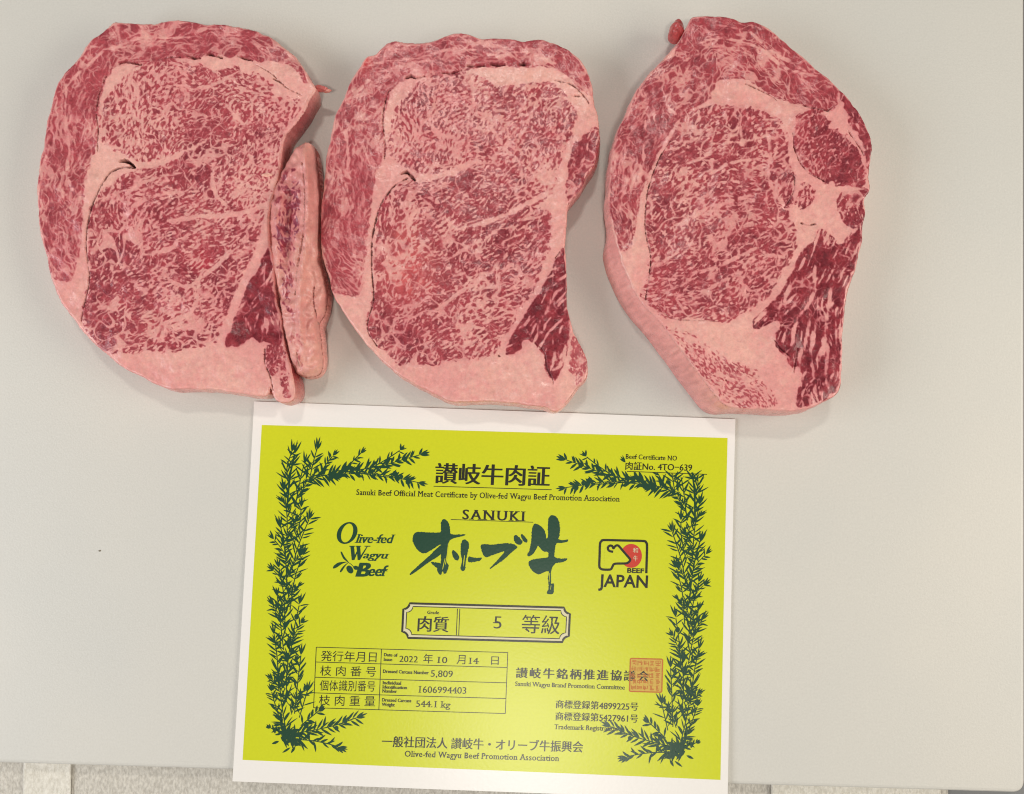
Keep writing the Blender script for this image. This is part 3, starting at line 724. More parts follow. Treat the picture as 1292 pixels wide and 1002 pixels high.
S3_TH = [(880, 160, 60), (930, 150, 70), (960, 150, 30), (900, 190, 10), (960, 190, 15), (850, 220, 40), (920, 230, 15), (980, 230, 60), (850, 290, 40), (920, 280, 35), (970, 270, -10), (990, 310, 30),
         (850, 350, 30), (900, 350, 30), (950, 340, 35), (840, 390, -20), (920, 390, 35), (1020, 180, 60), (1060, 200, 40), (1075, 260, 75), (1010, 340, 60), (1050, 340, 75), (1040, 420, 85), (980, 400, 50),
         (1030, 480, 80), (870, 440, -50), (920, 490, -40), (1018, 246, 80)]
S3_VEIN = [
    [(900, 118, 10), (915, 108, 16), (940, 110, 18), (965, 122, 16), (990, 136, 14), (999, 150, 11), (998, 185, 9), (1006, 210, 11), (1030, 232, 13), (1045, 242, 14)],
    [(858, 152, 5), (845, 172, 4), (830, 202, 4), (818, 235, 5), (812, 262, 8), (806, 290, 12), (803, 320, 16), (802, 350, 14)],
    [(870, 140, 3), (895, 130, 6), (920, 124, 6)], [(1046, 142, 4), (1060, 152, 9), (1075, 170, 9), (1090, 190, 7)], [(1058, 118, 3), (1058, 134, 5), (1052, 142, 5)],
    [(856, 210, 3), (885, 200, 5), (915, 182, 5), (940, 178, 4), (970, 170, 3)], [(935, 145, 3), (936, 170, 5), (936, 182, 5)], [(968, 165, 3), (972, 190, 5), (970, 215, 6), (975, 240, 6), (990, 262, 5)],
    [(860, 232, 3), (890, 222, 5), (925, 205, 5), (960, 200, 3)], [(870, 290, 2), (880, 270, 4), (910, 258, 5), (945, 248, 4), (970, 240, 3)], [(840, 330, 3), (870, 310, 5), (905, 300, 5), (935, 292, 3)],
    [(835, 352, 3), (870, 345, 5), (900, 338, 5), (930, 325, 5), (960, 310, 3)], [(870, 372, 3), (900, 362, 5), (930, 345, 5), (960, 338, 4)], [(950, 300, 3), (965, 320, 5), (990, 325, 3)],
    [(1000, 262, 8), (1020, 275, 14), (1035, 262, 14), (1050, 250, 12), (1060, 240, 6)], [(1030, 285, 6), (1012, 305, 6), (1002, 330, 5), (985, 355, 5), (968, 382, 5), (950, 400, 6)],
    [(1060, 240, 6), (1075, 238, 4), (1092, 238, 3)], [(1055, 272, 8), (1068, 288, 6), (1075, 292, 5)],
    [(1030, 328, 4), (1028, 350, 5), (1026, 370, 6), (1018, 386, 5), (1008, 400, 3)], [(1033, 328, 4), (1036, 336, 3)], [(1055, 330, 2), (1050, 360, 3.5), (1045, 390, 5), (1042, 420, 5), (1044, 450, 5), (1040, 475, 4), (1046, 492, 3)],
    [(1062, 318, 2.5), (1070, 302, 3.5), (1084, 284, 3)], [(1005, 340, 1.5), (1012, 350, 1.5), (1010, 362, 1.5)], [(1022, 395, 2), (1018, 425, 4), (1010, 450, 6), (1006, 475, 9), (1000, 505, 12)],
    [(1032, 375, 2.5), (1030, 410, 2.5), (1024, 440, 3), (1026, 470, 3.5), (1030, 500, 3)], [(990, 370, 2), (982, 392, 4), (976, 405, 4)], [(1075, 340, 1.5), (1062, 345, 2), (1056, 352, 1.5)],
    [(1060, 385, 2), (1055, 410, 2), (1056, 440, 2)], [(1048, 300, 2), (1042, 312, 3.5), (1036, 320, 3)], [(995, 392, 1.6), (1004, 380, 1.6), (1012, 372, 1.2)],
    [(870, 60, 2), (900, 50, 3), (930, 52, 4), (960, 62, 4), (985, 82, 4), (1010, 92, 5), (1030, 96, 3)], [(890, 70, 2), (920, 62, 3), (950, 72, 3), (975, 96, 3), (995, 112, 4), (1005, 128, 3)],
    [(945, 40, 3), (970, 62, 5), (1000, 80, 5), (1018, 92, 4)], [(840, 90, 2), (860, 80, 3), (885, 60, 3)], [(815, 150, 3), (812, 190, 5), (810, 210, 5), (800, 240, 4)], [(852, 145, 4), (842, 132, 4), (846, 118, 3)],
    [(868, 425, 8), (885, 436, 7), (905, 446, 3)], [(905, 470, 7), (925, 480, 7), (915, 478, 5)],
]
S3_GAP = [
    dict(p=[(846, 178, 0.8), (833, 198, 1.3), (822, 225, 1.5), (816, 250, 1.6), (814, 289, 1.6), (820, 318, 1.6), (821, 335, 1.4), (817, 363, 1.3), (815, 378, 1.0)]),
    dict(p=[(940, 106, 0.8), (958, 113, 1.2), (976, 122, 1.6), (980, 126, 1)], k=0.7), dict(p=[(1012, 133, 1), (1022, 136, 1.8), (1034, 138, 1.2), (1044, 140, 1.6), (1052, 134, 1)], k=0.75),
    dict(p=[(1000, 168, 0.9), (1004, 190, 1.2), (1016, 214, 1.2), (1040, 228, 1.0)], k=0.7), dict(p=[(994, 218, 0.8), (1002, 224, 1.2), (1000, 245, 1.1), (990, 262, .8)], k=0.6, depth=0.0008),
    dict(p=[(1012, 281, 1.4), (1022, 283, 2.2), (1030, 282, 1.2)], k=0.8), dict(p=[(1070, 165, 0.8), (1085, 186, 1.2), (1090, 196, 1)], k=0.6),
    dict(p=[(830, 388, 0.8), (850, 402, 1.1), (885, 404, 1.1), (915, 406, 0.8)], k=0.45, depth=0.0006), dict(p=[(915, 479, 2.2), (917, 480, 2.0)], k=0.6),
    dict(p=[(978, 430, 1.0), (985, 440, 1.3), (998, 450, 1.0)], k=0.6), dict(p=[(1008, 440, .8), (1004, 460, 1.2), (1002, 470, .8)], k=.6),
]
def g3(O):
    d, _ = dist_line(np.array([(775, 310, 0), (794, 354, 0), (835, 410, 0), (879, 469, 0), (908, 506, 0)], float), O[:, 0], O[:, 1])
    e, _ = dist_line(np.array([(920, 516, 0), (1003, 520, 0), (1050, 500, 0)], float), O[:, 0], O[:, 1])
    return 0.0 + 13 * np.exp(-(d / 14)**2) + 4 * np.exp(-(e / 12)**2)
s3 = build_meat('beef_steak', 'marbled rib steak rightmost in the row, with a thick pale fat edge', 'rib steaks in a row', S3_OUT, 0.0175, S3_REG, S3_TH, S3_VEIN, S3_GAP, 37, base_grow=g3, wall_fat=0.75)

def blob(name, cpx, rpx, z, hz, seed, color, parent):
    """small lumpy shred of flesh"""
    rs = np.random.RandomState(seed)
    bm = bmesh.new(); bmesh.ops.create_icosphere(bm, subdivisions=4, radius=1)
    x, y = unproj(cpx[0], cpx[1], z)
    ph = rs.uniform(0, 6.28, 6)
    for v in bm.verts:
        k = 1 + 0.10 * math.sin(3 * v.co.x + ph[0]) * math.sin(2.5 * v.co.y + ph[1]) + 0.06 * math.sin(7 * v.co.y + ph[2] + 4 * v.co.x)
        v.co = Vector((v.co.x * rpx[0] * PXM * k + float(x), v.co.y * rpx[1] * PXM * k + float(y), v.co.z * hz * k + z))
    me = bpy.data.meshes.new(name); bm.to_mesh(me); bm.free()
    me.polygons.foreach_set('use_smooth', [True] * len(me.polygons))
    at = me.attributes.new('tint', 'FLOAT_COLOR', 'POINT')
    c = np.array(color)[None] * (1 + 0.12 * rs.randn(len(me.vertices), 1)); c = np.c_[np.clip(c, 0, 1), np.ones(len(c))]
    at.data.foreach_set('color', c.astype(np.float32).ravel())
    o = new_obj(name, me, MEAT, parent)
    o.matrix_parent_inverse = parent.matrix_world.inverted()
    o.location = (-parent.location.x, -parent.location.y, -parent.location.z)
    return o
blob('flesh_shred', (404, 112), (9, 4.2), 0.0105, 0.0018, 9, lin(205, 110, 106), s1)
blob('flesh_shred', (412, 114.5), (6, 2.6), 0.0100, 0.0010, 10, lin(224, 150, 138), s1)
blob('fat_flake', (337, 221), (6.5, 2.6), 0.0147, 0.0006, 12, lin(238, 176, 160), s1)
n3 = blob('flesh_nub', (853, 41), (9, 12), 0.009, 0.006, 5, lin(190, 84, 84), s3)
n3['label'] = 'rounded red nub of flesh at the top left'

# ------------------------------------------------------------------ strip of fat and rib meat
ST_OUT = [(383, 181), (389, 179.6), (397, 186), (400, 198), (404, 226), (406, 256), (405, 296), (407, 333), (413, 360), (414, 376), (411, 398), (403, 411), (406, 428), (408, 448), (406, 470), (395, 477), (381, 475),
          (369, 461), (360, 423), (354, 389), (348, 352), (342, 312), (340, 280), (343, 250), (352, 223), (364, 201), (374, 187)]
ST_REG = [dict(name='lean_channel', label='purplish red lean channel along the left flank', tang=True, fine=0.3, bias=0.45, seam=0.8, amt=0.95, soft=0.5, dark=0.50, streak=0.7,
               poly=[(354, 232), (364, 216), (374, 214), (378, 240), (377, 275), (371, 317), (368, 366), (364, 392), (358, 372), (354, 338), (350, 292), (350, 257)]),
          dict(name='lean_streak', tang=True, fine=0.4, bias=-0.2, seam=0.8, amt=0.5, soft=0.5, dark=0.1, pale=0.3,
               poly=[(366, 400), (376, 396), (382, 430), (384, 462), (376, 466), (369, 440)])]
def hump_strip(X, Y, sd, noise):
    q = np.clip(sd / 15.0, 0, 1)
    return 0.0085 * (np.sqrt(np.clip(1 - (1 - q)**2, 0, 1)) - 1) - 0.0028 * sstep(382, 408, X) + 0.0005 * noise(12) + 0.0004 * noise(26)
strip = build_meat('fat_strip', 'narrow strip of trimmed fat and rib meat between left and middle steaks', None, ST_OUT, 0.0175, ST_REG,
                   [(365, 240, 85), (365, 330, 80), (370, 370, 85)], [], [
                       dict(p=[(381, 205, 0.8), (384, 235, 1.4), (384, 270, 1.5), (381, 305, 1.4), (375, 338, 1.3), (372, 372, 1.0)], k=0.55, depth=0.0014),
                       dict(p=[(396, 360, 1.0), (395, 376, 1.6), (398, 395, 1.6), (402, 409, 1.4)], k=0.5, depth=0.0016),
                       dict(p=[(374, 445, 0.8), (378, 462, 1.4), (384, 472, 1.0)], k=0.45, depth=0.001)],
                   53, round_px=2.0, hump=hump_strip, parts_default='fat_body', rim=0.5, fat_a=lin(224, 150, 144), fat_b=lin(234, 168, 156), mat=WETFAT,
                   bumps=[([(383, 190), (388, 230), (388, 270), (384, 320), (378, 370), (380, 430)], 0.0030, 4.5), ([(366, 228), (364, 300), (361, 375)], -0.0024, 6.5), ([(352, 240), (347, 300), (353, 370), (362, 430)], 0.0014, 4), ([(404, 345), (406, 385)], 0.0015, 7)],
                   patches=[(366, 300, 60, 0.6, lin(140, 58, 82))], rough_edge=0.7)
strip['category'] = 'fat strip'

# ------------------------------------------------------------------ certificate card
CARD = [(320.6, 506.5), (927.8, 529.0), (917.2, 1009.0), (294.0, 985.0)]
PANEL = [(330.2, 536.3), (917.9, 552.7), (908.3, 983.0), (306.6, 958.2)]
CZ = 0.0009                       # height of the card's face above the board
cc = np.mean(CARD, 0); ccx, ccy = [float(v) for v in unproj(cc[0], cc[1], 0)]
card = empty('certificate_card', (ccx, ccy, 0))
tag(card, 'lime green printed beef certificate card with olive branch border below the steaks', 'card')

def lift(x, y):
    """gentle waviness of the sheet"""
    return 0.00014 * np.sin(x * 31 + 0.6) * np.cos(y * 27) + 0.00012 * np.sin(y * 45 + x * 9) + 0.0009 * np.clip((-y - 0.07) / 0.08, 0, 1)**2

LAYER = [0]
def flat(name, polys, mat, layer, tri=None):
    """flat print: list of pixel polygons -> one mesh lying on the card"""
    V, F = [], []
    for k, P in enumerate(polys):
        P = np.asarray(P, float)
        x, y = unproj(P[:, 0], P[:, 1], CZ)
        z = CZ + lift(x, y) + layer * 2.0e-5 + (k % 40) * 2.0e-7
        b = len(V)
        V += list(zip((x - ccx).tolist(), (y - ccy).tolist(), z.tolist()))
        ar = 0.5 * np.sum(x * np.roll(y, -1) - np.roll(x, -1) * y)
        idx = list(range(b, b + len(P)))
        F.append(idx if ar > 0 else idx[::-1])
    me = bpy.data.meshes.new(name); me.from_pydata(V, [], F); me.update()
    return new_obj(name, me, mat, card)

def patch(name, corners, mat, layer, nx=60, ny=48, thick=0.0):
    a, b, c, d = [np.array(p, float) for p in corners]
    u, v = np.meshgrid(np.linspace(0, 1, nx), np.linspace(0, 1, ny))
    P = (a * (1 - u)[..., None] + b * u[..., None]) * (1 - v)[..., None] + (d * (1 - u)[..., None] + c * u[..., None]) * v[..., None]
    x, y = unproj(P[..., 0], P[..., 1], CZ)
    z = CZ + lift(x, y) + layer * 2.0e-5
    co = np.stack([x - ccx, y - ccy, z], -1).reshape(-1, 3)
    idx = np.arange(nx * ny).reshape(ny, nx)
    f = np.stack([idx[:-1, :-1], idx[1:, :-1], idx[1:, 1:], idx[:-1, 1:]], -1).reshape(-1, 4)
    me = bpy.data.meshes.new(name); me.from_pydata(co.tolist(), [], f.tolist())
    me.update()
    o = new_obj(name, me, mat, card)
    if thick:
        so = o.modifiers.new('thickness', 'SOLIDIFY'); so.thickness = thick; so.offset = -1
    return o
patch('paper', CARD, M_PAPER, 0, thick=0.0004)
patch('lime_panel', PANEL, M_LIME, 1.5)

# ---- text
UP = np.array([0.0527, -0.9986])
def glyph_mesh(s, offset=0.0, shear=0.0, spacing=1.0):
    cu = bpy.data.curves.new('text', 'FONT'); cu.body = s; cu.size = 1.0
    cu.resolution_u = 3; cu.offset = offset; cu.shear = shear; cu.space_character = spacing
    o = bpy.data.objects.new('text', cu); COL.objects.link(o)
    dg = bpy.context.evaluated_depsgraph_get()
    me = bpy.data.meshes.new_from_object(o.evaluated_get(dg))
    bpy.data.objects.remove(o); bpy.data.curves.remove(cu)
    V = np.array([v.co[:2] for v in me.vertices]); F = [list(p.vertices) for p in me.polygons]
    # outline edges
    cnt = {}
    for f in F:
        for i in range(len(f)):
            e = (f[i], f[(i + 1) % len(f)]); cnt[tuple(sorted(e))] = cnt.get(tuple(sorted(e)), 0) + 1
    B = [e for e, c in cnt.items() if c == 1]
    bpy.data.meshes.remove(me)
    return V, F, B

def text(name, s, p0, p1, h, mat=None, layer=4, style='serif', weight=0.0, cap=None, shear=0.0, spacing=1.0, serif=True, contrast=0.035):
    """writes s so that its ink runs from p0 to p1 (baseline, photo pixels) and is h pixels tall"""
    mat = mat or M_BLACK
    cjk = any(ord(c) > 0x2e80 for c in s)
    wo = weight - 0.006
    if abs(wo) < 0.007 or cjk: wo = 0.0
    if style == 'serif': V, F, B = glyph_mesh(s, wo, shear, spacing)
    else: V, F, B = glyph_mesh(s, 0.0 if cjk else weight, shear, spacing)
    shifts = [(0.0, 0.0)]
    if style == 'serif':
        c_ = contrast + (max(0, weight) * 1.2 if cjk else 0); yv = weight * 0.5 if cjk else 0.0
        shifts = [(c_ * q, yv * (1 if k % 2 else -1)) for k, q in enumerate((-0.5, -0.17, 0.17, 0.5))]
    extra = []
    if style == 'serif' and serif and not cjk:
        # serifs: short bars where a stem ends flat on a guide line
        for (i, j) in B:
            a, b = V[i], V[j]
            if abs(a[1] - b[1]) > 0.004: continue
            L = abs(a[0] - b[0])
            if not (0.045 < L < 0.17): continue
            y = a[1]
            m = 0.5 * (a[0] + b[0]); hw = L * 0.5 + contrast * 0.5 + 0.085; t = 0.048
            if y > 0.3: extra.append([(m - hw, y - t), (m + hw * 0.9, y - t), (m + hw * 0.9, y), (m - hw, y)])
            else: extra.append([(m - hw, y), (m + hw, y), (m + hw, y + t), (m - hw, y + t)])
    xmin, xmax = V[:, 0].min(), V[:, 0].max()
    if cap is None: cap = V[:, 1].max() if not cjk else None
    y0, y1 = (0.0, cap) if not cjk else (V[:, 1].min(), V[:, 1].max())
    p0 = np.array(p0, float); p1 = np.array(p1, float)
    def M(P):
        P = np.asarray(P, float)
        u = (P[:, 0] - xmin) / (xmax - xmin); v = (P[:, 1] - y0) / (y1 - y0)
        return p0 + u[:, None] * (p1 - p0) + v[:, None] * UP * h
    VV, FF = [], []
    def add(P, faces, dz):
        Q = M(P); x, y = unproj(Q[:, 0], Q[:, 1], CZ)
        z = CZ + lift(x, y) + layer * 2.0e-5 + dz
        b = len(VV)
        VV.extend(zip((x - ccx).tolist(), (y - ccy).tolist(), z.tolist()))
        FF.extend([[b + i for i in f] for f in faces])
    for k, sft in enumerate(shifts): add(V + np.array(sft), F, k * 2e-6)
    for k, q in enumerate(extra): add(np.array(q), [[0, 1, 2, 3]], 9e-6 + (k % 2) * 1e-6)
    me = bpy.data.meshes.new(name); me.from_pydata(VV, [], FF); me.update()
    return new_obj(name, me, mat, card)

def ribbon(P, wd, closed=False):
    P = np.asarray(P, float)
    if closed: t = np.roll(P, -1, 0) - np.roll(P, 1, 0)
    else: t = np.gradient(P, axis=0)
    t /= np.hypot(*t.T)[:, None] + 1e-9
    n = np.c_[-t[:, 1], t[:, 0]]
    wd = np.broadcast_to(np.asarray(wd, float), (len(P),))[:, None] * 0.5
    A, B = P + n * wd, P - n * wd
    m = len(P) if closed else len(P) - 1
    return [[A[i], A[(i + 1) % len(P)], B[(i + 1) % len(P)], B[i]] for i in range(m)]
def line(p, q, wd):
    n = max(2, int(np.hypot(q[0] - p[0], q[1] - p[1]) / 8))
    return ribbon(np.array(p)[None] * (1 - np.linspace(0, 1, n)[:, None]) + np.array(q)[None] * np.linspace(0, 1, n)[:, None], wd)

text('title_lettering', '讃岐牛肉証', (549, 610), (692.5, 614), 26, weight=0.006, contrast=0.05)
text('subtitle_lettering', 'Sanuki Beef Official Meat Certificate by Olive-fed Wagyu Beef Promotion Association', (449.5, 624.6), (781, 633), 7.2, weight=0.012, spacing=1.08)
text('certificate_number_caption', 'Beef Certificate NO', (789.5, 578.9), (853.8, 581.2), 6.0, weight=0.008, spacing=1.06)
text('certificate_number', '肉証No. 4TO−639', (789, 593), (872.8, 595), 10.5, weight=0.006, contrast=0.03)
text('sanuki_lettering', 'SANUKI', (583.6, 655.2), (660.7, 657.6), 12.3, weight=0.0, spacing=1.25, contrast=0.05)
flat('rule', line((547, 613.6), (696, 618), 0.9), M_BLACK, 4)
flat('rule', line((791, 594.8), (892, 598.6), 0.9), M_BLACK, 4)
flat('rule', line((568.7, 655.6), (672.8, 659), 0.8), M_BLACK, 4)

# ---- brush lettering
def zb(P): return [(500 + x / 5.383, 630 + y / 5.383) for x, y in P]
def brushy(P, seed, amp=0.38):
    rs = np.random.RandomState(seed)
    Q = resample(catmull(zb(P), 4), 1.0)
    return Q + rs.randn(len(Q), 2) * amp * 0.5
BR = [
    [[(110, 265), (125, 230), (160, 222), (230, 226), (290, 226), (303, 215), (303, 160), (315, 137), (335, 138), (355, 160), (365, 200), (372, 236), (430, 240), (466, 237), (462, 248), (410, 260), (375, 272), (358, 290),
      (350, 330), (342, 420), (356, 450), (345, 490), (330, 508), (315, 490), (302, 515), (282, 495), (278, 465), (300, 440), (304, 360), (302, 308), (240, 345), (190, 368), (152, 352), (122, 310)],
     [(303, 312), (306, 370), (225, 425), (150, 480), (100, 514), (94, 503), (150, 450), (230, 378)], [(235, 430), (262, 428), (303, 438), (303, 470), (280, 470)]],
    [[(378, 355), (390, 347), (415, 370), (428, 395), (420, 415), (400, 412), (385, 390)],
     [(438, 310), (448, 282), (465, 273), (488, 290), (494, 320), (485, 360), (472, 420), (468, 470), (458, 487), (440, 480), (437, 460), (447, 420), (438, 370)]],
    [[(492, 390), (515, 393), (545, 398), (580, 397), (578, 408), (560, 420), (492, 428)]],
    [[(572, 320), (590, 305), (650, 308), (740, 298), (790, 303), (822, 320), (815, 335), (780, 365), (730, 410), (680, 445), (642, 472), (638, 465), (690, 410), (735, 355), (690, 368), (640, 385), (612, 395), (592, 380), (580, 350)],
     [(798, 255), (815, 243), (840, 265), (858, 290), (845, 308), (820, 305), (803, 285)], [(845, 245), (858, 238), (880, 262), (892, 282), (880, 294), (860, 280)]],
    [[(925, 190), (940, 168), (965, 172), (1000, 200), (1015, 240), (1018, 265), (1030, 250), (1030, 160), (1040, 118), (1060, 108), (1085, 118), (1105, 150), (1112, 200), (1108, 250), (1102, 272), (1140, 278), (1166, 272),
      (1162, 288), (1120, 297), (1088, 300), (1080, 330), (1075, 390), (1120, 403), (1160, 402), (1155, 415), (1130, 428), (1085, 435), (1062, 460), (1052, 490), (1050, 540), (1055, 575), (1070, 572), (1066, 640), (1022, 640),
      (1035, 600), (1030, 540), (1035, 490), (1000, 498), (965, 510), (930, 490), (903, 455), (900, 425), (930, 408), (980, 400), (1028, 395), (1030, 360), (1000, 355), (975, 330), (962, 318), (945, 350), (925, 375), (900, 388),
      (890, 375), (905, 345), (915, 290), (920, 230)]]]
for k, g in enumerate(BR):
    flat('brush_character', [brushy(P, 7 * k + i) for i, P in enumerate(g)], M_BRUSH, 4)
# dry-brush slits where the lime shows through
for q in ([(352, 300), (356, 300), (345, 400), (335, 445), (332, 440), (343, 380)], [(330, 400), (333, 402), (318, 470), (313, 480), (316, 455)], [(310, 495), (316, 490), (322, 512), (308, 516)],
     [(462, 380), (466, 382), (460, 440), (455, 460), (456, 420)], [(1040, 500), (1043, 500), (1040, 560), (1037, 560)], [(1050, 585), (1053, 585), (1048, 615), (1046, 612)]):
    flat('dry_brush_slit', [zb(q)], M_LIME, 6)

# ---- olive-fed wagyu beef logo
def zc_(x, y): return (410 + x / 9.108, 640 + y / 9.108)
def ring(cx, cy, rx, ry, ix, iy, sh, n=40):
    t = np.linspace(0, 2 * math.pi, n, endpoint=False)
    A = np.c_[cx + rx * np.cos(t) - sh * ry * np.sin(t), cy + ry * np.sin(t)]
    B = np.c_[cx + ix * np.cos(t) - sh * iy * np.sin(t), cy + iy * np.sin(t)]
    return [[zc_(*A[i]), zc_(*A[(i + 1) % n]), zc_(*B[(i + 1) % n]), zc_(*B[i])] for i in range(n)]
flat('logo_initial', ring(254, 297, 116, 126, 66, 108, 0.22), M_OLIVE, 4)
text('logo_lettering', 'live-fed', zc_(358, 410), zc_(790, 416), 11.2, M_OLIVE, style='serif', weight=0.012, shear=0.28, contrast=0.06)
flat('logo_initial', [[zc_(*p) for p in q] for q in ([(292, 450), (333, 450), (345, 560), (338, 608), (308, 608)], [(338, 608), (326, 585), (392, 455), (402, 455)], [(362, 450), (404, 450), (412, 560), (402, 608), (376, 608)],
     [(402, 608), (395, 580), (478, 455), (490, 455)], [(280, 444), (345, 444), (345, 454), (280, 454)], [(352, 444), (415, 444), (415, 454), (352, 454)], [(455, 444), (522, 444), (522, 454), (455, 454)])], M_OLIVE, 4)
text('logo_lettering', 'agyu', zc_(440, 588), zc_(722, 592), 7.4, M_OLIVE, cap=0.56, weight=0.012, shear=0.28, contrast=0.06)
text('logo_initial', 'B', zc_(362, 798), zc_(508, 800), 17.6, M_OLIVE, weight=0.01, shear=0.22, contrast=0.10)
text('logo_lettering', 'eef', zc_(500, 790), zc_(722, 792), 13.5, M_OLIVE, weight=0.014, shear=0.28, contrast=0.06)
flat('logo_olive_sprig', [[zc_(*p) for p in catmull(q, 4)] for q in (
    [(180, 520), (195, 515), (225, 570), (272, 630), (255, 625), (210, 590)], [(92, 700), (105, 670), (160, 635), (260, 628), (200, 650), (140, 690), (105, 705)],
    [(172, 742), (185, 710), (225, 665), (268, 638), (235, 675), (200, 730), (182, 748)], [(248, 690), (275, 670), (310, 690), (327, 735), (305, 762), (270, 750), (250, 720)],
    [(325, 690), (350, 672), (388, 690), (380, 715), (345, 718)])] + ribbon([zc_(260, 630), zc_(300, 655), zc_(340, 695)], 0.7), M_OLIVE, 4)

# ---- grade box
def boxpts(x0, y0, x1, y1, r, slope=0.0283):
    pts = []
    for (cx, cy, a0) in ((x0, y0, 90), (x1, y0, 180), (x1, y1, 270), (x0, y1, 360)):
        for a in np.linspace(a0, a0 - 90, 7):
            t = math.radians(a); pts.append((cx + r * math.cos(t), cy + r * math.sin(t)))
    return [(x - (y - y0) * 0.05 + 1.2, y + (x - x0) * slope) for x, y in pts]
flat('grade_box_fill', [np.array(boxpts(508.2, 761, 718.2, 804.5, 7.5))], M_CREAM, 3)
flat('grade_box_fill', [np.array(boxpts(512.0, 764.6, 714.4, 800.8, 7.5))], M_LIME, 4)
flat('grade_box_frame', ribbon(boxpts(508.2, 761, 718.2, 804.5, 7.5), 2.6, True), M_BLACK, 5)
flat('grade_box_frame', ribbon(boxpts(512.4, 765, 714.0, 800.4, 7.5), 1.1, True), M_BLACK, 5)
flat('grade_box_divider', line((577.2, 768), (575.8, 801.5), 1.0) + line((580.2, 768.2), (578.8, 801.6), 1.0), M_BLACK, 5)
text('grade_caption', 'Grade', (539, 774.6), (554, 775), 4.2, weight=0.02)
text('grade_lettering', '肉質', (527, 796.6), (565.4, 797.8), 19.5, weight=0.006, contrast=0.045)
text('grade_number', '5', (622.8, 793), (632.2, 793.3), 15.4, weight=-0.004, contrast=0.03)
text('grade_lettering', '等級', (657, 799), (705, 800.4), 23.5, weight=0.01, contrast=0.055)

# ---- table of data
def tab(u, v):
    a, b, c, d = [np.array(p) for p in ((399.3, 816.4), (640.7, 823.3), (637.6, 900.0), (396.0, 892.5))]
    return (a * (1 - u) + b * u) * (1 - v) + (d * (1 - u) + c * u) * v
rows = [0.0, 0.245, 0.497, 0.755, 1.0]
flat('data_table_rules', [q for r in rows for q in line(tab(0, r), tab(1, r), 0.85)] + [q for u in (0.0, 0.3405, 1.0) for q in line(tab(u, 0), tab(u, 1), 0.85)], M_BLACK, 4)
for s, p0, p1, h in (('発行年月日', (405, 833.8), (475, 835.4), 13.2), ('枝 肉 番 号', (404, 852.2), (474.4, 853.6), 12.8), ('個体識別番号', (403.4, 871), (473.4, 872.4), 13.4), ('枝 肉 重 量', (402.5, 889.6), (473.4, 891), 13.2)):
    text('table_heading', s, p0, p1, h, weight=0.004, style='sans')
for s, p0, p1, h in (('Date of', (484.6, 827.8), (501.5, 828.4), 4.0), ('Issue', (484.4, 833.6), (495, 834), 4.0), ('Dressed Carcass Number', (483.4, 848.6), (540.8, 850.6), 4.2),
                     ('Individual', (483.2, 863), (506, 863.7), 4.0), ('Identification', (483, 868.3), (513.5, 869.2), 4.0), ('Number', (482.8, 873.3), (501, 873.9), 4.0),
                     ('Dressed Carcass', (482.2, 884.6), (519, 885.8), 4.2), ('Weight', (482, 890.4), (498, 891), 4.2)):
    text('table_caption', s, p0, p1, h, weight=0.018, contrast=0.05)
for s, p0, p1, h in (('2022', (504, 835), (527, 835.7), 8.4), ('10', (553, 836.4), (564, 836.7), 8.4), ('14', (592.7, 837.6), (603, 837.9), 8.4), ('5,809', (543.6, 853.6), (571, 854.4), 8.8),
                     ('1606994403', (529.3, 873.6), (588, 875.2), 8.8), ('544.1 kg', (525, 891.4), (567.6, 892.8), 8.6)):
    text('table_entry', s, p0, p1, h, weight=-0.002, contrast=0.028, cap=0.728)
for s, p0, p1, h in (('年', (534, 836.6), (546, 837), 12), ('月', (576, 837.8), (587, 838.1), 11.5), ('日', (619.5, 838.6), (629, 838.9), 10.5)):
    text('table_entry', s, p0, p1, h, style='sans', weight=0.0)

text('association_lettering', '一般社団法人 讃岐牛・オリーブ牛振興会', (482, 941.6), (735, 949), 14.2, weight=0.0, contrast=0.04)
text('association_lettering', 'Olive-fed Wagyu Beef Promotion Association', (511, 953.8), (704.5, 959.8), 7.4, weight=0.0, spacing=1.08)
text('committee_lettering', '讃岐牛銘柄推進協議会', (651, 855.2), (818, 859.8), 13.2, weight=0.006, contrast=0.055, spacing=1.25)
text('committee_lettering', 'Sanuki Wagyu Brand Promotion Committee', (650, 865.2), (788, 870.0), 5.6, weight=0.012)
text('registration_lettering', '商標登録第4899225号', (701, 893.4), (804.6, 896.6), 10.6, weight=0.002, contrast=0.036)
text('registration_lettering', '商標登録第5427961号', (700.6, 908.4), (804.4, 911.6), 10.6, weight=0.002, contrast=0.036)
text('registration_lettering', 'Trademark Registration', (699.4, 919.6), (778.6, 922), 6.0, weight=0.004)

# ---- japan beef mark
def ze(x, y): return (740 + x / 11.13, 665 + y / 11.13)
th_ = np.linspace(0, 2 * math.pi, 60, endpoint=False)
flat('mark_red_disc', [[ze(628 + 150 * math.cos(a), 406 + 168 * math.sin(a)) for a in th_]], M_RED, 3)
face = [(300, 255), (430, 255), (520, 345), (612, 460), (585, 505), (545, 512), (395, 515), (340, 590), (250, 560), (250, 330)]
flat('mark_bull_face', [[ze(*p) for p in face]], M_LIME, 4)
frame_p = [(840, 650), (846, 450), (850, 262), (836, 218), (795, 197), (520, 190), (250, 184), (212, 198), (190, 240), (184, 400), (180, 540), (192, 578), (230, 597), (335, 596), (365, 555), (398, 517), (545, 512), (588, 497),
           (614, 465), (600, 438), (520, 345), (478, 295), (445, 262), (415, 262), (392, 282), (378, 300), (360, 268), (330, 262), (304, 282), (302, 312), (325, 338), (375, 348)]
fp = catmull([ze(*p) for p in frame_p], 5, False)
flat('mark_frame', ribbon(fp, 2.9), M_BLACK, 5)
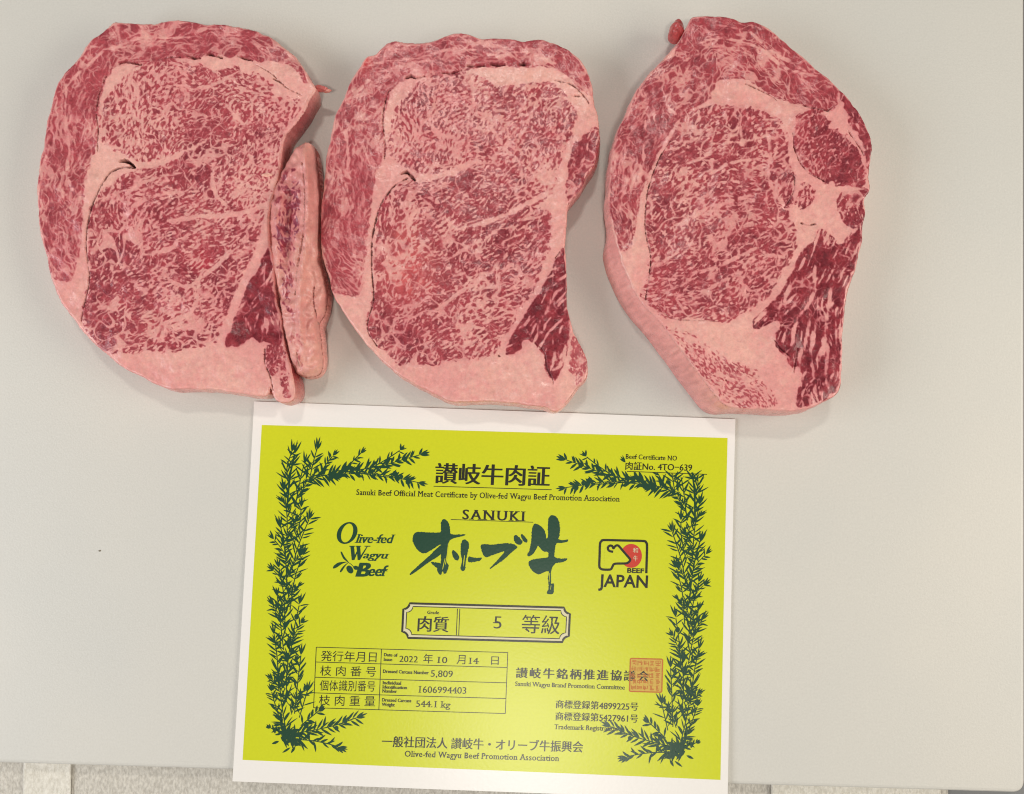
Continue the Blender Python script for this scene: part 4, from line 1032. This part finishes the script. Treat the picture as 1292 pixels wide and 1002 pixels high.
text('mark_lettering', 'JAPAN', ze(165, 836), ze(858, 853), 15.6, style='sans', weight=0.022)
text('mark_lettering', 'BEEF', ze(570, 640), ze(808, 648), 5.8, style='sans', weight=0.035)
text('mark_character', '和', ze(650, 362), ze(722, 364), 6.4, M_CREAM, style='sans', weight=0.004, layer=6)
text('mark_character', '牛', ze(655, 480), ze(715, 482), 7.2, M_CREAM, style='sans', weight=0.004, layer=6)

# ---- red seal
def zs(x, y): return (780 + x / 16.7, 820 + y / 16.7)
def rrect(x0, y0, x1, y1, r):
    pts = []
    for cx, cy, a0 in ((x0 + r, y0 + r, 180), (x1 - r, y0 + r, 270), (x1 - r, y1 - r, 0), (x0 + r, y1 - r, 90)):
        for a in np.linspace(a0, a0 + 90, 5): pts.append((cx + r * math.cos(math.radians(a)), cy + r * math.sin(math.radians(a))))
    return [zs(x - (y - 180) * 0.03 + 6, y + (x - 240) * 0.026) for x, y in pts]
flat('seal_wash', [np.array(rrect(255, 185, 925, 865, 25))], M_SEALBG, 3)
flat('seal_frame', ribbon(rrect(250, 178, 930, 872, 28), 1.5, True), M_SEAL, 5)
rs = np.random.RandomState(4); strokes = []
for cx in range(5):
    for cy in range(5):
        x, y = 285 + cx * 127, 215 + cy * 130
        sk = lambda a, b: zs(x + a - (y - 180) * 0.03, y + b + (x - 240) * 0.026)
        if cx == 4 and cy == 0:
            for (p, q) in (((0, 5), (95, 5)), ((0, 5), (0, 60)), ((95, 5), (95, 60)), ((0, 60), (95, 60)), ((48, 0), (48, 112)), ((0, 100), (95, 100))): strokes += line(sk(*p), sk(*q), 0.75)
            continue
        for k in range(5):
            if rs.rand() < 0.62:
                u = 5 + k * 22; strokes += line(sk(u, rs.uniform(0, 30)), sk(u + rs.uniform(-8, 8), rs.uniform(70, 108)), 0.75)
            else:
                u = 8 + k * 22; strokes += line(sk(rs.uniform(0, 25), u), sk(rs.uniform(65, 100), u + rs.uniform(-8, 8)), 0.75)
flat('seal_strokes', strokes, M_SEAL, 5)

# ---- olive branch border (left drawn, right mirrored about the card's middle)
def leaf(base, ang, L, wd, bend=0.0):
    a = math.radians(ang); d = np.array([math.cos(a), -math.sin(a)]); n = np.array([-d[1], d[0]])
    b = np.array(base, float)
    pr = [(0, 0.12), (0.25, 0.8), (0.5, 1.0), (0.78, 0.62), (1.0, 0.0)]
    up = [b + d * L * t + n * (wd * 0.5 * k + bend * L * t * t) for t, k in pr]
    dn = [b + d * L * t + n * (-wd * 0.5 * k + bend * L * t * t) for t, k in pr[-2::-1]]
    return up + dn
rs = np.random.RandomState(77)
LEAVES = []
def branch(P, spacing=5.2, L=(13, 21), wd=(1.6, 2.6), spread=(24, 62), stem=1.2, tipk=1.0, olives=0.0):
    Q = resample(catmull(P, 8, False), 1.0, False)
    t = np.gradient(Q, axis=0)
    LEAVES.extend(ribbon(Q[::3], stem))
    s = rs.uniform(0, spacing); side = 1
    while s < len(Q) - 1:
        i = int(s); a = math.degrees(math.atan2(-t[i, 1], t[i, 0]))
        k = 1.0 - 0.25 * s / len(Q)
        for sd_ in (1, -1):
            if rs.rand() < 0.80:
                i = min(len(Q) - 1, max(0, int(s + rs.uniform(-3, 3))))
                LEAVES.append(leaf(Q[i] + rs.randn(2) * 0.4, a + sd_ * rs.uniform(*spread), rs.uniform(*L) * k, rs.uniform(*wd), rs.uniform(-0.2, 0.2)))
        if rs.rand() < olives:
            c = Q[i] + rs.randn(2) * 4; r = rs.uniform(2.6, 4.2)
            LEAVES.append([c + r * np.array([math.cos(q) * 0.85, math.sin(q)]) for q in np.linspace(0, 6.28, 10, endpoint=False)])
        s += spacing * rs.uniform(0.7, 1.3)
    i = len(Q) - 1; a = math.degrees(math.atan2(-t[i, 1], t[i, 0]))
    for sd_ in (-16, 2, 18): LEAVES.append(leaf(Q[i], a + sd_, rs.uniform(*L) * 0.85, rs.uniform(*wd)))
# column: several short sprigs climbing over one another
branch([(364, 935), (356, 890), (352, 850)]); branch([(352, 870), (350, 830), (346, 800)], olives=0.1); branch([(372, 900), (376, 860), (380, 826)])
branch([(362, 880), (362, 850), (366, 815)], olives=0.08); branch([(358, 820), (354, 785), (350, 752)]); branch([(366, 830), (372, 790), (378, 762)], olives=0.06)
branch([(360, 790), (358, 750), (352, 716)], olives=0.1); branch([(366, 770), (372, 730), (382, 700)]); branch([(362, 740), (360, 700), (354, 664)]); branch([(368, 720), (376, 690), (390, 655)])
branch([(362, 690), (362, 650), (358, 618)], olives=0.05); branch([(370, 690), (378, 660), (380, 640)]); branch([(362, 640), (366, 600), (372, 572)], stem=2.2); branch([(372, 640), (380, 600), (384, 585)], olives=0.1)
branch([(364, 610), (362, 590), (368, 570)]); branch([(390, 606), (396, 580), (400, 566)]); branch([(402, 600), (412, 585), (420, 575)], L=(9, 14))
for k in range(13):
    y_ = 625 + 22 * k + rs.uniform(-5, 5); x_ = 366 + (6 if y_ < 660 else -4) + rs.uniform(-6, 6); sd_ = -1 if k % 2 else 1
    branch([(x_, y_ + 16), (x_ + sd_ * 7, y_), (x_ + sd_ * rs.uniform(14, 20), y_ - 14)], L=(9, 15), spacing=4.6, stem=0.9)
# top arm
branch([(384, 606), (410, 600), (445, 594), (480, 588), (515, 578), (530, 574)], olives=0.12, stem=1.0, L=(12, 18), wd=(2.4, 3.6), spacing=4.6); branch([(405, 600), (440, 598), (475, 598), (505, 604), (528, 609)], olives=0.14, stem=1.0, L=(11, 16), wd=(2.3, 3.4), spacing=4.6)
branch([(430, 596), (445, 582), (455, 572)], L=(8, 12)); branch([(470, 590), (490, 578), (505, 568)], L=(8, 12)); branch([(450, 596), (470, 600), (490, 602)], L=(7, 12), olives=0.2)
# foot
branch([(372, 925), (400, 920), (425, 914), (450, 905)], olives=0.12, L=(13, 19), wd=(2.3, 3.4)); branch([(370, 932), (395, 934), (415, 938), (428, 942)], L=(12, 17), wd=(2.2, 3.2)); branch([(380, 915), (392, 905), (402, 897)], L=(11, 16), wd=(2.6, 3.8))
branch([(366, 920), (352, 922), (342, 918)], L=(6, 10)); branch([(356, 915), (348, 890), (343, 872)], L=(10, 14)); branch([(378, 905), (384, 885), (388, 872)])
for k in range(70):
    a = rs.uniform(0, 360); r = abs(rs.randn()) * 7
    LEAVES.append(leaf((365 + 1.5 * r * math.cos(a), 926 + r * math.sin(a)), rs.uniform(0, 360), rs.uniform(7, 13), rs.uniform(2.4, 4)))
for a in (-95, -80, -70, 200, -110): LEAVES.append(leaf((370 + rs.uniform(-12, 14), 930), a, rs.uniform(11, 20), 2.6))
flat('olive_branch_border', LEAVES, M_OLIVE, 4.0)
# mirror axis of the panel in world space
pw = np.array([unproj(x, y, CZ) for x, y in PANEL])
ctr = pw.mean(0); ex = (pw[1] - pw[0]) + (pw[2] - pw[3]); ex /= np.hypot(*ex)
def mirror_px(P):
    x, y = unproj(np.array([p[0] for p in P]), np.array([p[1] for p in P]), CZ)
    q = np.c_[x, y] - ctr; q = q - 2 * (q @ ex)[:, None] * ex + ctr
    # back to pixels
    rel = np.c_[q, np.full(len(q), CZ - CAMH)]
    cx = rel[:, 0]; cy = rel[:, 1] * CT + rel[:, 2] * ST; cz = -rel[:, 1] * ST + rel[:, 2] * CT
    return np.c_[CW / 2 + FOC * cx / -cz, CH / 2 - FOC * cy / -cz]
def clear_of_number(P):
    c = np.mean(P, 0); return not (788 < c[0] < 900 and c[1] < 597)
flat('olive_branch_border', [q for q in (mirror_px(P) for P in LEAVES) if clear_of_number(q)], M_OLIVE, 4.0)

# ---- small specks on the board
def speck(px, py, r, seed):
    rs = np.random.RandomState(seed)
    x, y = unproj(px, py, 0)
    bm = bmesh.new(); bmesh.ops.create_icosphere(bm, subdivisions=2, radius=1)
    for v in bm.verts: v.co = Vector((v.co.x * r * 1.6 * PXM * (1 + 0.2 * rs.randn()), v.co.y * r * PXM * (1 + 0.2 * rs.randn()), max(0, v.co.z) * 0.0003))
    me = bpy.data.meshes.new('meat_speck'); bm.to_mesh(me); bm.free()
    o = new_obj('meat_speck', me, M_SPECK); o.location = (float(x), float(y), 0.0)
    return o
M_SPECK = print_material('speck', (0.26, 0.23, 0.18), 0.7, 0.2)
tag(speck(126, 695, 1.0, 1), 'tiny dark speck on the bare board left of the card', 'speck')
